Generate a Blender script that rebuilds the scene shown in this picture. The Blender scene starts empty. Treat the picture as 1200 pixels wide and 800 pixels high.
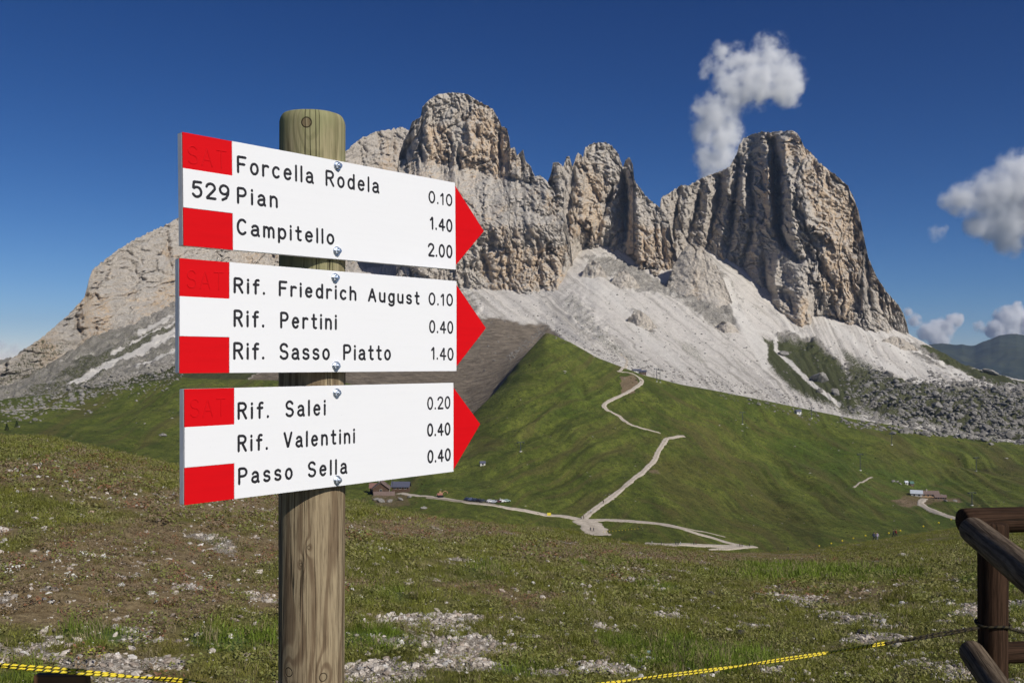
import bpy, bmesh, math, random
import numpy as np
from mathutils import Vector, Matrix, Euler
import mathutils
random.seed(7)
rng = np.random.default_rng(11)
R = math.radians
sc = bpy.context.scene
C = sc.collection

# ------------------------------------------------------------------ camera, sky, sun, exposure
F = 1100.0            # focal length in photo pixels (photo 1200 wide)
CX, HY = 600.0, 425.0  # principal column and horizon row
cam_d = bpy.data.cameras.new('camera')
cam = bpy.data.objects.new('camera', cam_d); C.objects.link(cam)
cam.location = (0, 0, 0); cam.rotation_euler = (R(90), 0, 0)
cam_d.sensor_width = 36.0; cam_d.lens = 36.0 * F / 1200.0
cam_d.shift_y = (HY - 400.0) / 1200.0
cam_d.clip_start = 0.05; cam_d.clip_end = 120000
sc.camera = cam

SUN_AZ, SUN_EL = R(43), R(36.5)      # azimuth measured from behind the camera towards the right
SUN = Vector((math.sin(SUN_AZ) * math.cos(SUN_EL), -math.cos(SUN_AZ) * math.cos(SUN_EL), math.sin(SUN_EL)))
w = bpy.data.worlds.new('World'); sc.world = w; w.use_nodes = True
nt = w.node_tree; nt.nodes.clear()
sky = nt.nodes.new('ShaderNodeTexSky'); sky.sky_type = 'NISHITA'; sky.sun_disc = False
sky.sun_elevation = SUN_EL
sky.sun_rotation = math.atan2(SUN.x, SUN.y)
sky.altitude = 2400; sky.air_density = 0.8; sky.dust_density = 0.25; sky.ozone_density = 4.0
sp_ = nt.nodes.new('ShaderNodeSeparateColor'); cb_s = nt.nodes.new('ShaderNodeCombineColor')   # contrast of a deep, polarised mountain sky
nt.links.new(sky.outputs[0], sp_.inputs[0])
for k_, (ex_, co_) in enumerate([(1.9, 0.155), (1.5, 0.255), (1.2, 0.465)]):
    pw_ = nt.nodes.new('ShaderNodeMath'); pw_.operation = 'POWER'; pw_.inputs[1].default_value = ex_; nt.links.new(sp_.outputs[k_], pw_.inputs[0])
    ml_ = nt.nodes.new('ShaderNodeMath'); ml_.operation = 'MULTIPLY'; ml_.inputs[1].default_value = co_; nt.links.new(pw_.outputs[0], ml_.inputs[0]); nt.links.new(ml_.outputs[0], cb_s.inputs[k_])
bg = nt.nodes.new('ShaderNodeBackground'); bg.inputs['Strength'].default_value = 0.10
wo = nt.nodes.new('ShaderNodeOutputWorld')
nt.links.new(cb_s.outputs[0], bg.inputs[0]); nt.links.new(bg.outputs[0], wo.inputs[0])
sd = bpy.data.lights.new('sun', 'SUN'); sd.energy = 4.2; sd.angle = R(0.5); sd.color = (1.0, 0.955, 0.88)
so = bpy.data.objects.new('sun', sd); C.objects.link(so)
so.rotation_euler = SUN.to_track_quat('Z', 'Y').to_euler()
so.location = (0, 0, 900)
sc.view_settings.view_transform = 'Standard'; sc.view_settings.look = 'None'
sc.view_settings.exposure = 0; sc.view_settings.gamma = 1
sc.render.engine = 'CYCLES'
sc.cycles.max_bounces = 8; sc.cycles.diffuse_bounces = 2; sc.cycles.glossy_bounces = 2
sc.cycles.transparent_max_bounces = 12; sc.cycles.volume_bounces = 16
sc.cycles.use_denoising = True
sc.cycles.volume_step_rate = 1.0; sc.cycles.volume_max_steps = 256
sc.cycles.use_light_tree = False

# ------------------------------------------------------------------ helpers
def at(px, py, d):
    return Vector(((px - CX) / F * d, d, (HY - py) / F * d))

_p = rng.permutation(256).astype(np.int32); _p = np.concatenate([_p, _p, _p])
_g = rng.normal(size=(256, 3)).astype(np.float32); _g /= np.linalg.norm(_g, axis=1)[:, None]
def noise3(x, y, z):
    x = np.asarray(x, np.float32); y = np.asarray(y, np.float32) + np.zeros_like(x); z = np.asarray(z, np.float32) + np.zeros_like(x)
    xi = np.floor(x); yi = np.floor(y); zi = np.floor(z)
    fx, fy, fz = x - xi, y - yi, z - zi
    xi = xi.astype(np.int32) & 255; yi = yi.astype(np.int32) & 255; zi = zi.astype(np.int32) & 255
    u = fx * fx * fx * (fx * (fx * 6 - 15) + 10); v = fy * fy * fy * (fy * (fy * 6 - 15) + 10); ww = fz * fz * fz * (fz * (fz * 6 - 15) + 10)
    out = np.zeros_like(x)
    for i in (0, 1):
        a = _p[xi + i]; wx = u if i else 1 - u
        for j in (0, 1):
            b = _p[a + yi + j]; wy = v if j else 1 - v
            for k in (0, 1):
                g = _g[_p[b + zi + k]]; wz = ww if k else 1 - ww
                out += wx * wy * wz * (g[..., 0] * (fx - i) + g[..., 1] * (fy - j) + g[..., 2] * (fz - k))
    return out * 1.6
def fbm(x, y, z, o=4, lac=2.03, gain=0.5):
    s = 0; a = 1.0; x = np.asarray(x, np.float32); y = np.asarray(y, np.float32); z = np.asarray(z, np.float32)
    for i in range(o):
        s = s + a * noise3(x + 17.3 * i, y + 5.1 * i, z + 9.7 * i); x = x * lac; y = y * lac; z = z * lac; a *= gain
    return s
def ridged(x, y, z):
    return 1 - 2 * np.abs(noise3(x, y, z))
_r = rng.random((256, 5)).astype(np.float32)
def cells(u, v, seed):
    """cellular blocks: distance to the nearest border, and for the block a random value and the offset from its centre"""
    u = np.asarray(u, np.float32) + seed; v = np.asarray(v, np.float32) + seed * 1.7
    ui = np.floor(u); vi = np.floor(v); f1 = np.full(u.shape, 9, np.float32); f2 = f1.copy(); cr = np.zeros_like(f1); du = cr.copy(); dv = cr.copy(); r2 = cr.copy(); r3 = cr.copy()
    for i in (-1, 0, 1):
        for j in (-1, 0, 1):
            h = _p[_p[(ui + i).astype(np.int32) & 255] + ((vi + j).astype(np.int32) & 255)]; q = _r[h]
            a = ui + i + q[..., 0] - u; b = vi + j + q[..., 1] - v; d = a * a + b * b
            near_ = d < f1; f2 = np.where(near_, f1, np.minimum(f2, d)); f1 = np.where(near_, d, f1)
            cr = np.where(near_, q[..., 2], cr); r2 = np.where(near_, q[..., 3], r2); r3 = np.where(near_, q[..., 4], r3); du = np.where(near_, -a, du); dv = np.where(near_, -b, dv)
    return np.sqrt(f2) - np.sqrt(f1), cr, du * (r2 * 2 - 1) + dv * (r3 * 2 - 1)
def sstep(a, b, x):
    t = np.clip((x - a) / (b - a), 0, 1); return t * t * (3 - 2 * t)
def smooth_interp(xq, xs, ys, width=0.0):
    r = np.interp(xq, xs, ys)
    if width > 0:
        acc = 0; ws = 0
        for k in np.linspace(-1, 1, 9):
            wgt = 1 - abs(k) * 0.8; acc = acc + wgt * np.interp(xq + k * width, xs, ys); ws += wgt
        r = acc / ws
    return r
def pchip(x, xs, ys, keep=None):
    """xs: (n,cols) ys: (n,cols) -> monotone cubic through the nodes, x: (rows,cols)"""
    n = xs.shape[0]; h = xs[1:] - xs[:-1]; dl = (ys[1:] - ys[:-1]) / h
    m = np.zeros_like(ys)
    m[0] = dl[0]; m[-1] = dl[-1]
    for i in range(1, n - 1):
        same = dl[i - 1] * dl[i] > 0
        w1 = 2 * h[i] + h[i - 1]; w2 = h[i] + 2 * h[i - 1]
        with np.errstate(all='ignore'):
            hm = (w1 + w2) / (w1 / dl[i - 1] + w2 / dl[i])
        m[i] = np.where(same, hm, 0)
    if keep is not None: m[keep] = dl[keep - 1]
    out = np.zeros_like(x)
    for i in range(n - 1):
        t = np.clip((x - xs[i]) / h[i], 0, 1)
        sel = (x >= xs[i]) & ((x <= xs[i + 1]) if i == n - 2 else (x < xs[i + 1]))
        val = (2 * t**3 - 3 * t**2 + 1) * ys[i] + (t**3 - 2 * t**2 + t) * h[i] * m[i] + (-2 * t**3 + 3 * t**2) * ys[i + 1] + (t**3 - t**2) * h[i] * m[i + 1]
        out = np.where(sel, val, out)
    return out

def tag(o, label=None, cat=None, group=None, kind=None):
    if label: o['label'] = label
    if cat: o['category'] = cat
    if group: o['group'] = group
    if kind: o['kind'] = kind
    return o
def link(name, me, mat=None, parent=None):
    if mat is not None and len(me.materials) == 0:
        for m in (mat if isinstance(mat, (list, tuple)) else [mat]): me.materials.append(m)
    o = bpy.data.objects.new(name, me); C.objects.link(o)
    if parent is not None: o.parent = parent
    return o
def empty(name, loc=(0, 0, 0), rz=0.0):
    o = bpy.data.objects.new(name, None); C.objects.link(o)
    o.location = loc; o.rotation_euler = (0, 0, rz); o.empty_display_size = 0.2
    return o
def bobj(name, bm, mat, parent=None, smooth=False):
    me = bpy.data.meshes.new(name); bmesh.ops.recalc_face_normals(bm, faces=bm.faces[:]); bm.to_mesh(me); bm.free()
    if smooth: me.polygons.foreach_set('use_smooth', np.ones(len(me.polygons), bool))
    return link(name, me, mat, parent)
def grid_mesh(name, P, mat, attrs=None, smooth=True):
    r, c = P.shape[:2]
    me = bpy.data.meshes.new(name)
    me.vertices.add(r * c); me.vertices.foreach_set('co', P.reshape(-1).astype(np.float32))
    idx = np.arange(r * c).reshape(r, c)
    q = np.stack([idx[:-1, :-1], idx[:-1, 1:], idx[1:, 1:], idx[1:, :-1]], -1).reshape(-1, 4)
    n = len(q)
    me.loops.add(n * 4); me.loops.foreach_set('vertex_index', q.reshape(-1).astype(np.int32))
    me.polygons.add(n); me.polygons.foreach_set('loop_start', np.arange(0, n * 4, 4, dtype=np.int32))
    me.polygons.foreach_set('use_smooth', np.full(n, smooth))
    for k, v in (attrs or {}).items():
        a = me.attributes.new(k, 'FLOAT', 'POINT'); a.data.foreach_set('value', v.reshape(-1).astype(np.float32))
    me.update(calc_edges=True)
    return link(name, me, mat)
def copy_tree(o, parent=None):
    c = o.copy(); C.objects.link(c); c.parent = parent
    for ch in list(o.children): copy_tree(ch, c)
    return c
def add_box(bm, c, s, rot=None):
    m = Matrix.Translation(c) @ (rot.to_4x4() if rot else Matrix.Identity(4)) @ Matrix.Diagonal((s[0], s[1], s[2], 1))
    return bmesh.ops.create_cube(bm, size=1, matrix=m)['verts']
def add_tube(bm, p0, p1, r0, r1=None, n=8, caps=True):
    p0 = Vector(p0); p1 = Vector(p1); r1 = r0 if r1 is None else r1
    d = p1 - p0; q = d.to_track_quat('Z', 'Y').to_matrix().to_4x4()
    m = Matrix.Translation((p0 + p1) / 2) @ q
    return bmesh.ops.create_cone(bm, cap_ends=caps, segments=n, radius1=r0, radius2=r1, depth=d.length, matrix=m)['verts']

# ---- node helper
class NT:
    def __init__(s, name):
        s.m = bpy.data.materials.new(name); s.m.use_nodes = True; s.t = s.m.node_tree; s.t.nodes.clear()
        s.out = s.n('ShaderNodeOutputMaterial'); s.b = s.n('ShaderNodeBsdfPrincipled')
        s.b.inputs['Roughness'].default_value = 0.9; s.b.inputs['Specular IOR Level'].default_value = 0.2
        s.l(s.b.outputs[0], s.out.inputs[0])
    def n(s, t, **kw):
        x = s.t.nodes.new(t)
        for k, v in kw.items(): setattr(x, k, v)
        return x
    def l(s, a, b): s.t.links.new(a, b)
    def put(s, sock, v):
        if hasattr(v, 'is_output'): s.l(v, sock)
        else:
            if isinstance(v, (tuple, list)) and len(v) == 3 and sock.type == 'RGBA': v = (*v, 1)
            sock.default_value = v
    def coord(s): return s.n('ShaderNodeTexCoord').outputs['Object']
    def mapping(s, vec, scale=(1, 1, 1), rot=(0, 0, 0), loc=(0, 0, 0)):
        m = s.n('ShaderNodeMapping'); s.l(vec, m.inputs[0]); m.inputs['Scale'].default_value = scale; m.inputs['Rotation'].default_value = rot; m.inputs['Location'].default_value = loc
        return m.outputs[0]
    def noise(s, vec, scale, detail=4, rough=0.5, dist=0.0):
        x = s.n('ShaderNodeTexNoise'); s.l(vec, x.inputs['Vector']); x.inputs['Scale'].default_value = scale
        x.inputs['Detail'].default_value = detail; x.inputs['Roughness'].default_value = rough; x.inputs['Distortion'].default_value = dist
        return x.outputs[0]
    def math(s, op, a, b=0.0, c=0.0, clamp=False):
        x = s.n('ShaderNodeMath', operation=op, use_clamp=clamp); s.put(x.inputs[0], a); s.put(x.inputs[1], b); s.put(x.inputs[2], c); return x.outputs[0]
    def ss(s, v, a, b, lo=0.0, hi=1.0):
        x = s.n('ShaderNodeMapRange', interpolation_type='SMOOTHSTEP'); s.put(x.inputs[0], v)
        x.inputs[1].default_value = a; x.inputs[2].default_value = b; x.inputs[3].default_value = lo; x.inputs[4].default_value = hi
        return x.outputs[0]
    def mix(s, f, a, b, mode='MIX'):
        x = s.n('ShaderNodeMix', data_type='RGBA', blend_type=mode); s.put(x.inputs[0], f); s.put(x.inputs[6], a); s.put(x.inputs[7], b); return x.outputs[2]
    def attr(s, name, typ='GEOMETRY'):
        x = s.n('ShaderNodeAttribute', attribute_type=typ, attribute_name=name); return x
    def col(s, v): s.put(s.b.inputs['Base Color'], v)
    def bump(s, h, strength=0.5, dist=0.1):
        x = s.n('ShaderNodeBump'); s.put(x.inputs['Height'], h); x.inputs['Strength'].default_value = strength; x.inputs['Distance'].default_value = dist
        s.l(x.outputs[0], s.b.inputs['Normal'])
def plain(name, col, rough=0.6, metal=0.0, var=0.12, scale=8.0, spec=0.4):
    t = NT(name); c = t.coord(); nz = t.noise(c, scale, 4, 0.6)
    t.col(t.mix(t.ss(nz, 0.3, 0.7), tuple(x * (1 - var) for x in col), tuple(min(1, x * (1 + var)) for x in col)))
    t.b.inputs['Roughness'].default_value = rough; t.b.inputs['Metallic'].default_value = metal; t.b.inputs['Specular IOR Level'].default_value = spec
    return t.m

def seg_dist(px, py, pts):
    best = np.full(px.shape, 1e9, np.float32); tt = np.zeros(px.shape, np.float32); sgn = np.zeros(px.shape, np.float32)
    L = [0]
    for a, b in zip(pts[:-1], pts[1:]): L.append(L[-1] + math.hypot(b[0] - a[0], b[1] - a[1]))
    for k, (a, b) in enumerate(zip(pts[:-1], pts[1:])):
        vx, vy = b[0] - a[0], b[1] - a[1]; ln = vx * vx + vy * vy + 1e-9
        t = np.clip(((px - a[0]) * vx + (py - a[1]) * vy) / ln, 0, 1)
        dx = px - (a[0] + t * vx); dy = py - (a[1] + t * vy); d = np.hypot(dx, dy)
        m = d < best; best = np.where(m, d, best); tt = np.where(m, (L[k] + t * math.sqrt(ln)) / L[-1], tt)
        sgn = np.where(m, dx, sgn)
    return best, tt, sgn
def poly_mask(px, py, pts, soft=4.0):
    inside = np.zeros(px.shape, bool); n = len(pts); j = n - 1
    for i in range(n):
        xi, yi = pts[i]; xj, yj = pts[j]
        c = ((yi > py) != (yj > py)) & (px < (xj - xi) * (py - yi) / ((yj - yi) or 1e-9) + xi)
        inside ^= c; j = i
    d = seg_dist(px, py, list(pts) + [pts[0]])[0]
    return sstep(-soft, soft, np.where(inside, d, -d))

exec_parts = []
# ================================================================== NEAR MEADOW
CP = [(-700, 500, 36), (-300, 498, 36), (0, 513, 38), (50, 513, 38), (100, 525, 39), (210, 549, 41), (320, 574, 44), (405, 589, 46), (440, 597, 47), (483, 605, 48), (520, 610, 50), (560, 614, 53),
      (600, 617, 56), (640, 620, 60), (665, 623, 62), (700, 632, 64), (740, 638, 68), (800, 644, 74), (850, 649, 82), (900, 650, 92),
      (960, 645, 112), (1000, 638, 132), (1030, 633, 150), (1060, 628, 158), (1130, 618, 172), (1200, 611, 180), (1500, 598, 185), (2200, 590, 185)]
CPx = [c[0] for c in CP]
def near_z(x, y, rough=True):
    x = np.asarray(x, np.float64); y = np.asarray(y, np.float64)
    px = CX + F * x / np.maximum(y, 6.0)
    Dc = smooth_interp(px, CPx, [c[2] for c in CP], 25); sl = (smooth_interp(px, CPx, [c[1] for c in CP], 18) - HY) / F
    b = 1.65 / Dc**2; a = sl - 2 * 1.65 / Dc
    yy = np.maximum(y, 0)
    ramp = np.where(yy > 4, yy - 3, np.where(yy > 2, (yy - 2)**2 / 4, 0)) * Dc / (Dc - 3)
    z = -1.65 - a * ramp - b * yy**2
    z = np.maximum(z, -260)
    if rough:
        fade = np.clip(y / 6, 0.15, 1)
        z = z + 0.05 * fade * fbm(x * 0.9, y * 0.9, 0 * x, 3) + 0.11 * np.clip(y / 25, 0, 1.6) * noise3(x * 0.16, y * 0.16, 3.0 + 0 * x)
        z = z + 0.5 * np.clip((y - 60) / 80, 0, 1) * noise3(x * 0.04, y * 0.04, 7.0 + 0 * x)
    return z
GRAVEL = [(505, 726, 62, 10, 1.35), (545, 768, 40, 26, 1.5), (440, 790, 70, 22, 1.4), (480, 745, 90, 30, .5), (600, 790, 90, 16, .6), (170, 778, 60, 8, .95), (190, 772, 25, 5, .9), (25, 765, 50, 12, .75), (35, 745, 40, 20, .5),
          (215, 770, 20, 5, .6), (290, 772, 30, 7, .8), (730, 717, 50, 8, .65), (790, 718, 22, 10, .85), (700, 732, 60, 9, .8), (615, 765, 35, 12, .6), (680, 785, 60, 9, .75), (795, 672, 22, 8, .45),
          (930, 706, 70, 12, .6), (1000, 722, 60, 14, .7), (1110, 712, 80, 14, .7), (1060, 745, 70, 14, .55), (930, 775, 60, 18, .6), (1080, 785, 120, 16, .8), (1190, 735, 60, 16, .6), (1120, 655, 60, 6, .35), (960, 725, 130, 22, .42),
          (130, 738, 60, 8, .3), (640, 740, 50, 8, .35)]
HEATH = [(90, 690, 200, 50, 1), (200, 640, 190, 40, .8), (60, 560, 160, 30, .55), (120, 720, 140, 14, 1), (480, 620, 130, 16, .8), (560, 690, 90, 14, .5), (330, 700, 60, 20, .7),
         (700, 650, 120, 14, .6), (620, 700, 60, 12, .6), (880, 655, 120, 9, .7), (420, 690, 60, 14, .5), (980, 700, 140, 20, .35), (250, 590, 160, 20, .6)]
LUSH = [(960, 672, 130, 12, 1), (280, 750, 60, 14, 1), (900, 665, 60, 9, .7), (440, 750, 60, 16, .9), (110, 745, 60, 14, .9), (560, 672, 60, 12, .8), (620, 785, 60, 10, .8), (830, 772, 110, 16, 1), (760, 752, 90, 12, .6),
        (450, 700, 60, 14, .6), (1170, 680, 50, 15, .6), (760, 690, 60, 12, .5), (20, 795, 60, 10, .8), (690, 662, 70, 7, .5)]
def blobs(px, py, L):
    m = np.zeros(px.shape)
    for (x, y, a, b, s) in L: m = np.maximum(m, s * (1 - sstep(0.35, 1.35, np.hypot((px - x) / a, (py - y) / b))))
    return m
def near_masks(x, y, z):
    px = CX + F * x / np.maximum(y, 0.5); py = HY - F * z / np.maximum(y, 0.5)
    n1 = fbm(x * 0.7, y * 0.7, 0 * x + 2.2, 4); n2 = fbm(x * 0.25, y * 0.25, 0 * x + 8.2, 3); n3 = fbm(x * 2.4, y * 2.4, 0 * x + 5.5, 3)
    g = blobs(px, py, GRAVEL)
    gravel = np.clip(sstep(0.30, 1.0, 0.92 * g + 0.50 * n1 + 0.75 * n3), 0, 1)
    gravel = np.maximum(gravel, 0.6 * sstep(0.55, 0.9, n1 + 0.4 * n3))
    heath = np.clip(sstep(0.15, 0.75, blobs(px, py, HEATH) + 0.45 * n1 + 0.3 * n2 + 0.1), 0, 1)
    lush = np.clip(sstep(0.2, 0.8, blobs(px, py, LUSH) + 0.35 * n1 - 0.35 * n2), 0, 1)
    return gravel, heath * (1 - 0.75 * lush), lush
ys = np.concatenate([np.linspace(-14, 3, 30), np.geomspace(3.2, 420, 360)])
us = np.concatenate([np.linspace(-1.25, -0.58, 40)[:-1], np.linspace(-0.58, 0.58, 480), np.linspace(0.58, 1.25, 40)[1:]])
U, Y = np.meshgrid(us, ys); X = U * np.maximum(Y, 9.0)
Z = near_z(X, Y)
g_, h_, l_ = near_masks(X, Y, Z)
t = NT('meadow_turf'); co = t.coord()
na = t.noise(co, 3.0, 6, 0.65); nb = t.noise(co, 14.0, 5, 0.7); nc = t.noise(co, 60.0, 3, 0.6)
green = t.mix(t.ss(nb, 0.35, 0.65), (0.10, 0.105, 0.022), (0.18, 0.17, 0.045))
heath = t.mix(t.ss(nb, 0.35, 0.65), (0.17, 0.12, 0.06), (0.31, 0.235, 0.125))
lush = t.mix(t.ss(nb, 0.35, 0.65), (0.07, 0.11, 0.025), (0.14, 0.18, 0.05))
soil = t.mix(t.ss(nc, 0.4, 0.6), (0.16, 0.13, 0.10), (0.48, 0.43, 0.36))
c = t.mix(t.attr('heath').outputs['Fac'], green, heath); c = t.mix(t.attr('lush').outputs['Fac'], c, lush)
gm = t.ss(t.math('ADD', t.attr('gravel').outputs['Fac'], t.math('MULTIPLY', t.math('SUBTRACT', nb, 0.5), 1.0)), 0.35, 0.6)
c = t.mix(gm, c, soil); t.col(c)
t.bump(t.math('ADD', nb, nc), 0.8, 0.03); M_meadow = t.m
near = grid_mesh('meadow', np.stack([X, Y, Z], -1), M_meadow, {'gravel': g_, 'heath': h_, 'lush': l_})
tag(near, kind='structure')

# ================================================================== GREEN HILL AND VALLEY
# columns: px -> (d,py) of: first visible row, two between, the crest or upper border
MID = [(-700, (380, 500), (520, 490), (680, 480), (850, 470)),
       (-320, (400, 515), (540, 495), (700, 480), (900, 472)), (0, (450, 530), (600, 502), (760, 482), (950, 468)), (100, (450, 548), (600, 512), (780, 482), (950, 458)),
       (210, (450, 572), (620, 525), (800, 480), (960, 443)), (400, (430, 596), (600, 552), (790, 498), (960, 447)), (500, (420, 602), (570, 560), (740, 518), (900, 478)),
       (545, (425, 607), (560, 562), (710, 522), (860, 494)), (580, (430, 612), (560, 562), (720, 506), (930, 460)),
       (610, (440, 618), (560, 565), (740, 498), (1010, 422)), (640, (450, 626), (560, 571), (770, 488), (1080, 389)),
       (670, (445, 634), (560, 572), (760, 490), (1075, 402)),
       (700, (440, 640), (560, 573), (745, 498), (1060, 419)), (750, (420, 648), (560, 577), (745, 508), (990, 438)), (800, (400, 656), (545, 591), (740, 522), (985, 450)),
       (850, (400, 664), (560, 602), (760, 531), (990, 460)), (900, (400, 668), (560, 612), (760, 541), (1000, 470)), (1000, (420, 664), (600, 595), (800, 535), (1000, 491)),
       (1100, (450, 650), (680, 586), (850, 541), (1000, 507)), (1200, (450, 645), (650, 592), (820, 552), (960, 521)), (1500, (450, 635), (600, 605), (750, 580), (900, 555)), (1900, (450, 640), (600, 620), (750, 600), (900, 585))]
def mid_nodes(pxs):
    mx = [m[0] for m in MID]; D = []; Zn = []
    for k in range(1, 5):
        d = smooth_interp(pxs, mx, [m[k][0] for m in MID], 14 if k < 4 else 5); py = smooth_interp(pxs, mx, [m[k][1] for m in MID], 14 if k < 4 else 5)
        D.append(d); Zn.append((HY - py) / F * d)
    D.insert(0, D[0] - 110); Zn.insert(0, Zn[0] - 4); D.insert(0, np.full_like(pxs, 130.0)); Zn.insert(0, Zn[0] - 12)
    D.append(D[-1] + 130); Zn.append(Zn[-1] - 26)
    return np.array(D), np.array(Zn)
pxs = np.concatenate([np.linspace(-700, -20, 120)[:-1], np.linspace(-20, 1220, 760), np.linspace(1220, 1900, 120)[1:]])
DN, ZN = mid_nodes(pxs)
par = np.concatenate([np.linspace(0, 2, 40)[:-1], np.linspace(2, 5, 270)[:-1], np.linspace(5, 6, 20)])
Dg = np.zeros((len(par), len(pxs)))
for i, p_ in enumerate(par):
    k = min(int(p_), 5); f_ = p_ - k; Dg[i] = DN[k] * (1 - f_) + DN[k + 1] * f_
Zg = pchip(Dg, DN, ZN)
PX = np.broadcast_to(pxs, Dg.shape).copy(); Xg = (PX - CX) / F * Dg
PYg = HY - F * Zg / Dg
# folds running across the slopes
ang = np.where(PX < 700, 1, -1)
e = sstep(0.6, 2.6, par)[:, None] * (1 - sstep(4.85, 5.0, par))[:, None]
fold = noise3(Xg / 55 + 0.35 * Dg / 60, Dg / 170, 1.0 + 0 * Xg) * 2.6 + noise3(Xg / 22 + 0.3 * Dg / 30, Dg / 90, 5.0 + 0 * Xg) * 1.0 + fbm(Xg / 9, Dg / 22, 2.0 + 0 * Xg, 3) * 0.35
Zg = Zg + fold * e * np.clip((Dg - 380) / 300, 0.12, 1)
CRE = [([(560, 540), (620, 512), (680, 482), (700, 470)], 5, -2.5), ([(540, 572), (600, 548), (680, 520), (720, 506)], 6, -3), ([(850, 500), (905, 540), (960, 590), (985, 628)], 14, -3.5),
       ([(800, 520), (850, 560), (880, 600), (900, 628)], 14, 2), ([(905, 560), (960, 605), (1000, 632)], 12, 2), ([(1030, 510), (1100, 535), (1200, 560)], 5, -3), ([(1000, 555), (1060, 570), (1110, 560), (1200, 578)], 4, -1.5),
       ([(760, 440), (840, 470), (930, 500), (1010, 520)], 6, -2), ([(870, 480), (960, 520), (1040, 560)], 6, -2.5), ([(740, 560), (790, 600), (800, 620)], 6, 1.5), ([(0, 500), (100, 492), (190, 500)], 5, -2), ([(100, 545), (160, 520), (210, 500)], 5, -3),
       ([(690, 455), (660, 470), (620, 500), (585, 530)], 4, 2), ([(555, 520), (600, 500), (640, 486)], 3, -3), ([(545, 590), (600, 565), (660, 545)], 4, -2.5), ([(600, 585), (650, 565), (700, 545)], 4, -2), ([(650, 600), (690, 575)], 3, -1.5),
       ([(660, 420), (680, 450), (690, 480)], 5, -2), ([(980, 540), (1040, 560), (1060, 572)], 3, -1.5), ([(1060, 520), (1130, 540), (1200, 548)], 4, -2.5), ([(860, 540), (900, 575), (930, 610)], 5, -2)]
for pts, wd, amp in CRE:
    dd, tt, _ = seg_dist(PX, PYg, pts)
    Zg += amp * np.exp(-(dd / wd)**2) * np.sin(np.clip(tt, 0.05, .95) * math.pi) * (Dg / 700)
wst = noise3(PX / 60, PYg / 40, 3.3 + 0 * PX)
rgt = sstep(690, 800, PX)
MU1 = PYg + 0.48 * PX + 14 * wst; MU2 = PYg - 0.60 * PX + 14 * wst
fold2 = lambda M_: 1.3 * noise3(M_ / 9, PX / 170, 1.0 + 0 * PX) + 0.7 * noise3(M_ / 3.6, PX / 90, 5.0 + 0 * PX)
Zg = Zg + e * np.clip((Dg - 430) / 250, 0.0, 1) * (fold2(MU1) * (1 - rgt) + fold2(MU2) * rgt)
dx, dy = fbm(Xg / 40, Dg / 40, 9.0 + 0 * Xg, 4), fbm(Xg / 12, Dg / 12, 4.0 + 0 * Xg, 3)
WPX, WPY = PX + 5 * dx + 2 * dy, PYg + 3 * dx + 1.5 * dy
bare = 0.9 * poly_mask(WPX, WPY, [(728, 442), (744, 440), (750, 452), (736, 463), (729, 462)], 2)
bare = np.maximum(bare, 0.8 * poly_mask(WPX, WPY, [(1047, 588), (1060, 580), (1082, 580), (1120, 578), (1130, 588), (1090, 592), (1060, 594)], 3))
bare = np.maximum(bare, 0.6 * poly_mask(WPX, WPY, [(760, 552), (778, 552), (776, 558), (764, 558)], 2))
bare = np.maximum(bare, 0.6 * poly_mask(WPX, WPY, [(430, 578), (480, 572), (480, 590), (440, 592)], 3))
lushm = np.clip(sstep(0.1, 0.7, 0.5 * dx + 0.5 * noise3(Xg / 120, Dg / 60, 3 + 0 * Xg) + 0.6 * poly_mask(WPX, WPY, [(820, 470), (1000, 520), (1200, 600), (1200, 640), (1050, 610), (950, 560)], 25)
                     + 0.5 * poly_mask(WPX, WPY, [(430, 590), (560, 600), (640, 600), (560, 575), (440, 570)], 12)), 0, 1)
brownm = np.clip(sstep(0.2, 0.9, 0.6 * poly_mask(WPX, WPY, [(760, 520), (860, 520), (960, 620), (960, 640), (780, 612)], 18) + 0.55 * poly_mask(WPX, WPY, [(1000, 520), (1200, 545), (1200, 575), (1040, 545)], 12) + 0.6 * dx + 0.1), 0, 1)
t = NT('alpine_pasture'); co = t.coord()
na = t.noise(t.mapping(co, (1, 0.35, 1), (0, 0, 0.45)), 0.05, 6, 0.6, 0.6); nb = t.noise(t.mapping(co, (1, 0.5, 1)), 0.28, 7, 0.75); nc = t.noise(t.mapping(co, (1.6, 0.3, 1), (0, 0, -0.5)), 0.16, 5, 0.65, 0.4)
c = t.mix(t.ss(na, 0.32, 0.68), (0.078, 0.104, 0.014), (0.172, 0.198, 0.032))
c = t.mix(t.math('MULTIPLY', t.attr('lushness').outputs['Fac'], 0.75), c, (0.085, 0.135, 0.016))
c = t.mix(t.math('MULTIPLY', t.attr('dryness').outputs['Fac'], 0.55), c, (0.125, 0.102, 0.028))
c = t.mix(t.math('MULTIPLY', t.ss(nc, 0.5, 0.72), 0.4), c, (0.125, 0.10, 0.034))
c = t.mix(t.math('MULTIPLY', t.ss(nb, 0.44, 0.62), 0.6), c, (0.034, 0.042, 0.008))
c = t.mix(t.ss(t.math('ADD', t.attr('bareness').outputs['Fac'], t.math('SUBTRACT', nb, 0.5)), 0.3, 0.7), c, (0.22, 0.16, 0.10)); t.col(c)
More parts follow.
